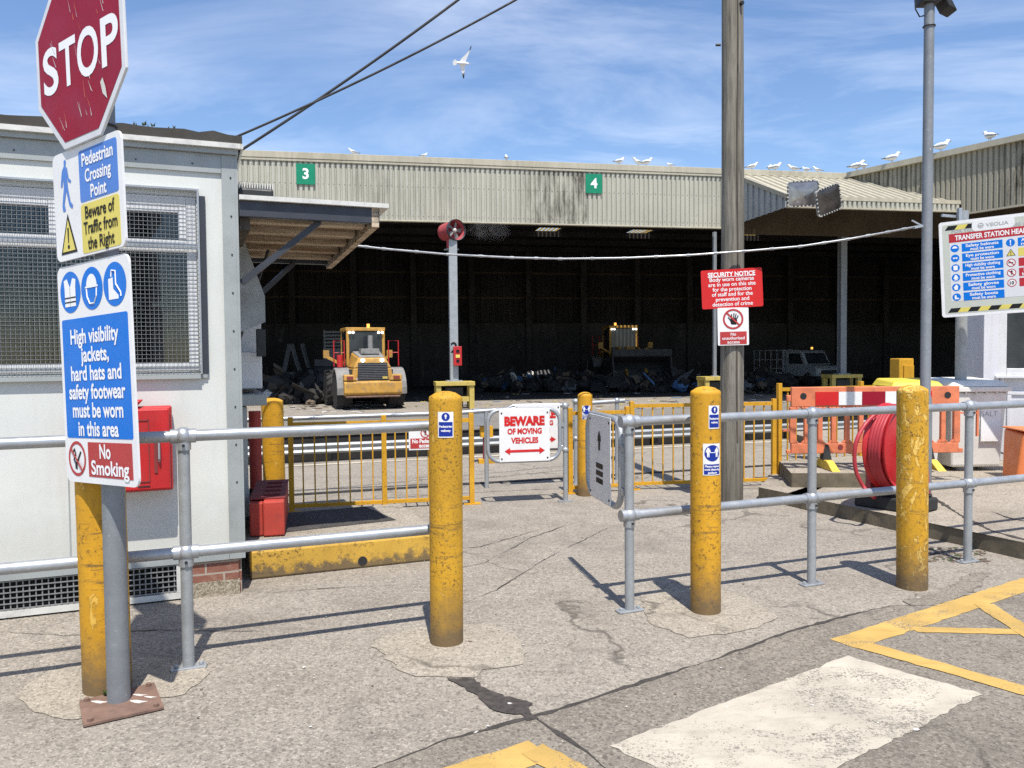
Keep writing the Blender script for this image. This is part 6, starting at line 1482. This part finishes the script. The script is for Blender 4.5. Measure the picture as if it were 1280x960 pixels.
# traffic mirrors at the canopy edge
def traffic_mirror(label, px, py, Y, w, h, rz, pitch, tilt, k):
    t = thing('traffic_mirror', label, 'mirror', P(px, py, Y), rz, 'convex mirrors on the canopy edge', tilt, pitch)
    o = rrect(0, 0, w, h, .08, 4); b = MB(); n = len(o); c = [(x * .93, z * .93) for x, z in o]
    b.prism(o, 0, .06, 'loader_grey'); b.build('backing', t)
    b = MB(); vs_ = [(x, -.004, z) for x, z in c] + [(x * .6, -.035, z * .6) for x, z in c] + [(0, -.045, 0)]
    b.add(vs_, [(i, (i + 1) % n, n + (i + 1) % n, n + i) for i in range(n)] + [(n + i, n + (i + 1) % n, 2 * n) for i in range(n)], k); b.build('mirror_face', t, 80)
    b = MB(); 
    for i in range(n):
        a, d = o[i], o[(i + 1) % n]; L = math.hypot(d[0] - a[0], d[1] - a[1]); m_ = max(1, int(L / .05))
        for j in range(0, m_): f_ = (j + .25) / m_; f2 = (j + .75) / m_; b.bar((a[0] + (d[0] - a[0]) * f_, -.008, a[1] + (d[1] - a[1]) * f_), (a[0] + (d[0] - a[0]) * f2, -.008, a[1] + (d[1] - a[1]) * f2), .03, .03, 'loader_dark' if j % 2 else 'trim_light', (0, 1, 0))
    b.build('rim', t)
    b = MB(); b.tube([(0, .06, 0), (0, .3, -.1), (0, .6, -.15)], .03, 'galv_dull', 8); b.build('bracket', t)
traffic_mirror('square grey traffic mirror under the canopy roof, facing straight ahead', 1004, 242, 22.3, .84, .68, R(-4), R(3), R(-2), 'mirror_face')
traffic_mirror('tilted traffic mirror coloured with a dark reflection, turned sideways at the canopy edge', 1036, 250, 22.0, .92, .70, R(26), R(8), R(-20), 'mirror_dark_reflection')  # the dark reflection is put into the face colour

# ================================================================== GULLS
def gull_body(mb, k='gull_white'):
    path = [(-.235, 0, .095), (-.17, 0, .115), (-.10, 0, .130), (-.02, 0, .140), (.06, 0, .160), (.115, 0, .195), (.145, 0, .235), (.165, 0, .262), (.195, 0, .266), (.213, 0, .262)]
    mb.tube(path, [.010, .028, .055, .072, .070, .050, .036, .036, .026, .010], k, 12)
def make_gull(label, loc, rz, s_):
    t = thing('gull', label, 'gull', loc, rz, 'gulls perched along the shed roofs'); t.scale = (s_,) * 3
    b = MB(); gull_body(b); b.build('body', t, 60)
    b = MB(); b.tube([(.205, 0, .262), (.235, 0, .258), (.255, 0, .248)], [.011, .009, .003], 'gull_beak', 8); b.build('beak', t)
    for sy in (-1, 1):
        b = MB(); b.tube([(.075, sy * .055, .165), (-.02, sy * .066, .155), (-.12, sy * .05, .135), (-.20, sy * .028, .12)], [.02, .032, .028, .012], 'gull_grey', 8); b.tube([(-.20, sy * .028, .12), (-.29, sy * .012, .105)], [.013, .003], 'gull_black', 6); b.build('wing', t, 60)
        b = MB(); b.tube([(.0, sy * .025, .085), (.005, sy * .025, .0)], .006, 'gull_beak', 6); b.box(-.005, .035, sy * .025 - .015, sy * .025 + .015, 0, .006, 'gull_beak'); b.build('leg', t)
    return t
RT = FT + .17
def roof_pt(px, wing=False):
    if not wing:
        s_, z_ = on_plane(px, 210, S0, SA, .08)
        return S0 + Vector((s_ * math.cos(SA) - .08 * math.sin(SA), s_ * math.sin(SA) + .08 * math.cos(SA), RT + .0))
    o_, d_ = ray(px, 200); base = Vector((WX, -.05, 0)); bw_ = S0 + Vector((base.x * math.cos(SA) - base.y * math.sin(SA), base.x * math.sin(SA) + base.y * math.cos(SA), 0))
    wd = Vector((WD.x * math.cos(SA) - WD.y * math.sin(SA), WD.x * math.sin(SA) + WD.y * math.cos(SA), 0)); nn = Vector((-wd.y, wd.x, 0)); k = nn.dot(bw_ - o_) / nn.dot(d_); q = o_ + d_ * k; q.z = FT + .185; return q
gl_ = [(442, 0, 200, .75, 'small gull alone on the roof right of bay sign 3'), (530, 0, 20, .6, 'small dark backed bird midway along the fascia top left of the misting fan'), (633, 0, 95, .85, 'single gull on the fascia right above the misting fan'),
       (774, 0, 30, 1., 'gull facing right on the roof just right of bay sign 4'), (798, 0, 200, .95, 'leftmost of the tight pair of gulls right of bay sign 4'), (808, 0, 15, 1.05, 'taller right hand gull of the tight pair right of bay sign 4'), (838, 0, 150, .6, 'low small gull on the roof left of the telegraph pole'),
       (940, 0, 5, 1., 'first gull right of the telegraph pole, standing side on'), (962, 0, 60, .9, 'left gull of the close pair right of the telegraph pole'), (969, 0, 10, 1.1, 'taller right gull of the close pair right of the telegraph pole'), (992, 0, 170, .95, 'gull on the roof above the square traffic mirror'), (1008, 0, 130, .8, 'crouching gull above the tilted mirror, the left of two'), (1022, 0, 185, .8, 'crouching gull above the tilted mirror, the right of two'),
       (1071, 1, 8, 1.15, 'large side on gull at the foot of the sloping wing roof'), (1080, 1, 100, .8, 'small gull half hidden behind the large one on the wing'), (1115, 1, 10, 1.15, 'gull on the wing roof casting a shadow left of the lamp post'), (1176, 1, 12, 1.25, 'gull standing on the wing roof just right of the lamp post'), (1237, 1, 95, 1.1, 'last gull on the wing roof above the safety board')]
g0 = None
for px, wg, rz, s_, lab in gl_:
    loc = roof_pt(px, bool(wg)); s2 = s_ * (1.15 if wg else .95)
    if g0 is None: g0 = make_gull(lab, loc, R(rz), s2); gg = g0
    else: gg = copy_tree(g0, None, lab); gg.location = loc; gg.rotation_euler = (0, 0, R(rz)); gg.scale = (s2,) * 3
# gull in flight
fl = P(578, 79, 19.0)
t = thing('flying_gull', 'white gull flying in the blue sky with black tipped wings spread', 'gull', fl, 0, None); t.scale = (.66,) * 3
fwd, wing_ = Vector((.93, -.1, -.12)).normalized(), Vector((.38, -.25, .9)).normalized()
wing_ = (wing_ - fwd * wing_.dot(fwd)).normalized(); upn = fwd.cross(wing_)
def FP(f_, w_, u=0.): return fwd * f_ + wing_ * w_ + upn * u
b = MB(); b.tube([FP(-.20, 0), FP(-.14, 0), FP(-.04, 0), (FP(.05, 0)), FP(.12, 0), FP(.17, 0), FP(.21, 0), FP(.235, 0)], [.03, .045, .062, .062, .05, .038, .032, .012], 'gull_white', 12); b.build('body', t, 60)
b = MB(); b.tube([FP(.225, 0), FP(.275, 0)], [.012, .003], 'gull_beak', 6); b.build('beak', t)
def thin(mb, pts, k, th=.008): 
    n = len(pts); mb.add([p_ + upn * th for p_ in pts] + [p_ - upn * th for p_ in pts], [tuple(range(n)), tuple(range(2 * n - 1, n - 1, -1))] + [(i, (i + 1) % n, n + (i + 1) % n, n + i) for i in range(n)], k)
b = MB(); thin(b, [FP(-.15, .03), FP(-.28, .11), FP(-.34, .05), FP(-.345, -.03), FP(-.30, -.11), FP(-.15, -.03)], 'gull_white'); b.build('tail', t)
b = MB(); thin(b, [FP(.10, .03), FP(.16, .20), FP(.22, .36), FP(.26, .46), FP(.20, .42), FP(.08, .28), FP(-.06, .14), FP(-.09, .03)], 'gull_white'); thin(b, [FP(.222, .361), FP(.29, .60), FP(.25, .57), FP(.205, .425), FP(.262, .462)][:4], 'gull_black'); b.build('wing', t)
b = MB(); thin(b, [FP(.10, -.03), FP(.10, -.16), FP(.10, -.30), FP(.09, -.38), FP(.03, -.34), FP(-.04, -.22), FP(-.09, -.10), FP(-.09, -.03)], 'gull_white'); thin(b, [FP(.101, -.302), FP(.10, -.52), FP(.05, -.48), FP(.028, -.342)], 'gull_black'); b.build('wing', t)

# mist blown from the fan
mm = bpy.data.materials.new('mist'); mm.use_nodes = True; nt = mm.node_tree; nt.nodes.clear()
oo = nt.nodes.new('ShaderNodeOutputMaterial'); pv = nt.nodes.new('ShaderNodeVolumePrincipled'); pv.inputs['Density'].default_value = .10; pv.inputs['Color'].default_value = (.95, .95, .95, 1); 
gt = nt.nodes.new('ShaderNodeTexCoord'); gm = nt.nodes.new('ShaderNodeMapping'); gm.inputs['Location'].default_value = (-1, -1, -1); gm.inputs['Scale'].default_value = (2, 2, 2); nt.links.new(gt.outputs['Generated'], gm.inputs[0])
gr = nt.nodes.new('ShaderNodeTexGradient'); gr.gradient_type = 'SPHERICAL'; nt.links.new(gm.outputs[0], gr.inputs[0])
gn = nt.nodes.new('ShaderNodeTexNoise'); gn.inputs['Scale'].default_value = 2.6; gn.inputs['Detail'].default_value = 4; nt.links.new(gt.outputs['Object'], gn.inputs['Vector'])
g1_ = nt.nodes.new('ShaderNodeMapRange'); g1_.inputs['From Min'].default_value = .42; g1_.inputs['From Max'].default_value = .7; nt.links.new(gn.outputs['Fac'], g1_.inputs['Value'])
g2_ = nt.nodes.new('ShaderNodeMath'); g2_.operation = 'MULTIPLY'; nt.links.new(gr.outputs['Fac'], g2_.inputs[0]); nt.links.new(g1_.outputs[0], g2_.inputs[1])
g3_ = nt.nodes.new('ShaderNodeMath'); g3_.operation = 'MULTIPLY'; g3_.inputs[1].default_value = .30; nt.links.new(g2_.outputs[0], g3_.inputs[0]); nt.links.new(g3_.outputs[0], pv.inputs['Density'])
nt.links.new(pv.outputs[0], oo.inputs['Volume']); MATS['mist'] = mm
fq = P(572, 289, 23.3); b = MB(); d = Vector((.95, -.75, -.02)).normalized()
b.tube([fq + d * (.15 + i * .22) for i in range(10)], [.10, .22, .30, .36, .42, .46, .48, .44, .34, .12], 'mist', 14)
tag(b.build('mist', None, 80), 'faint white water mist blown out of the red fan', 'mist', None, 'stuff')
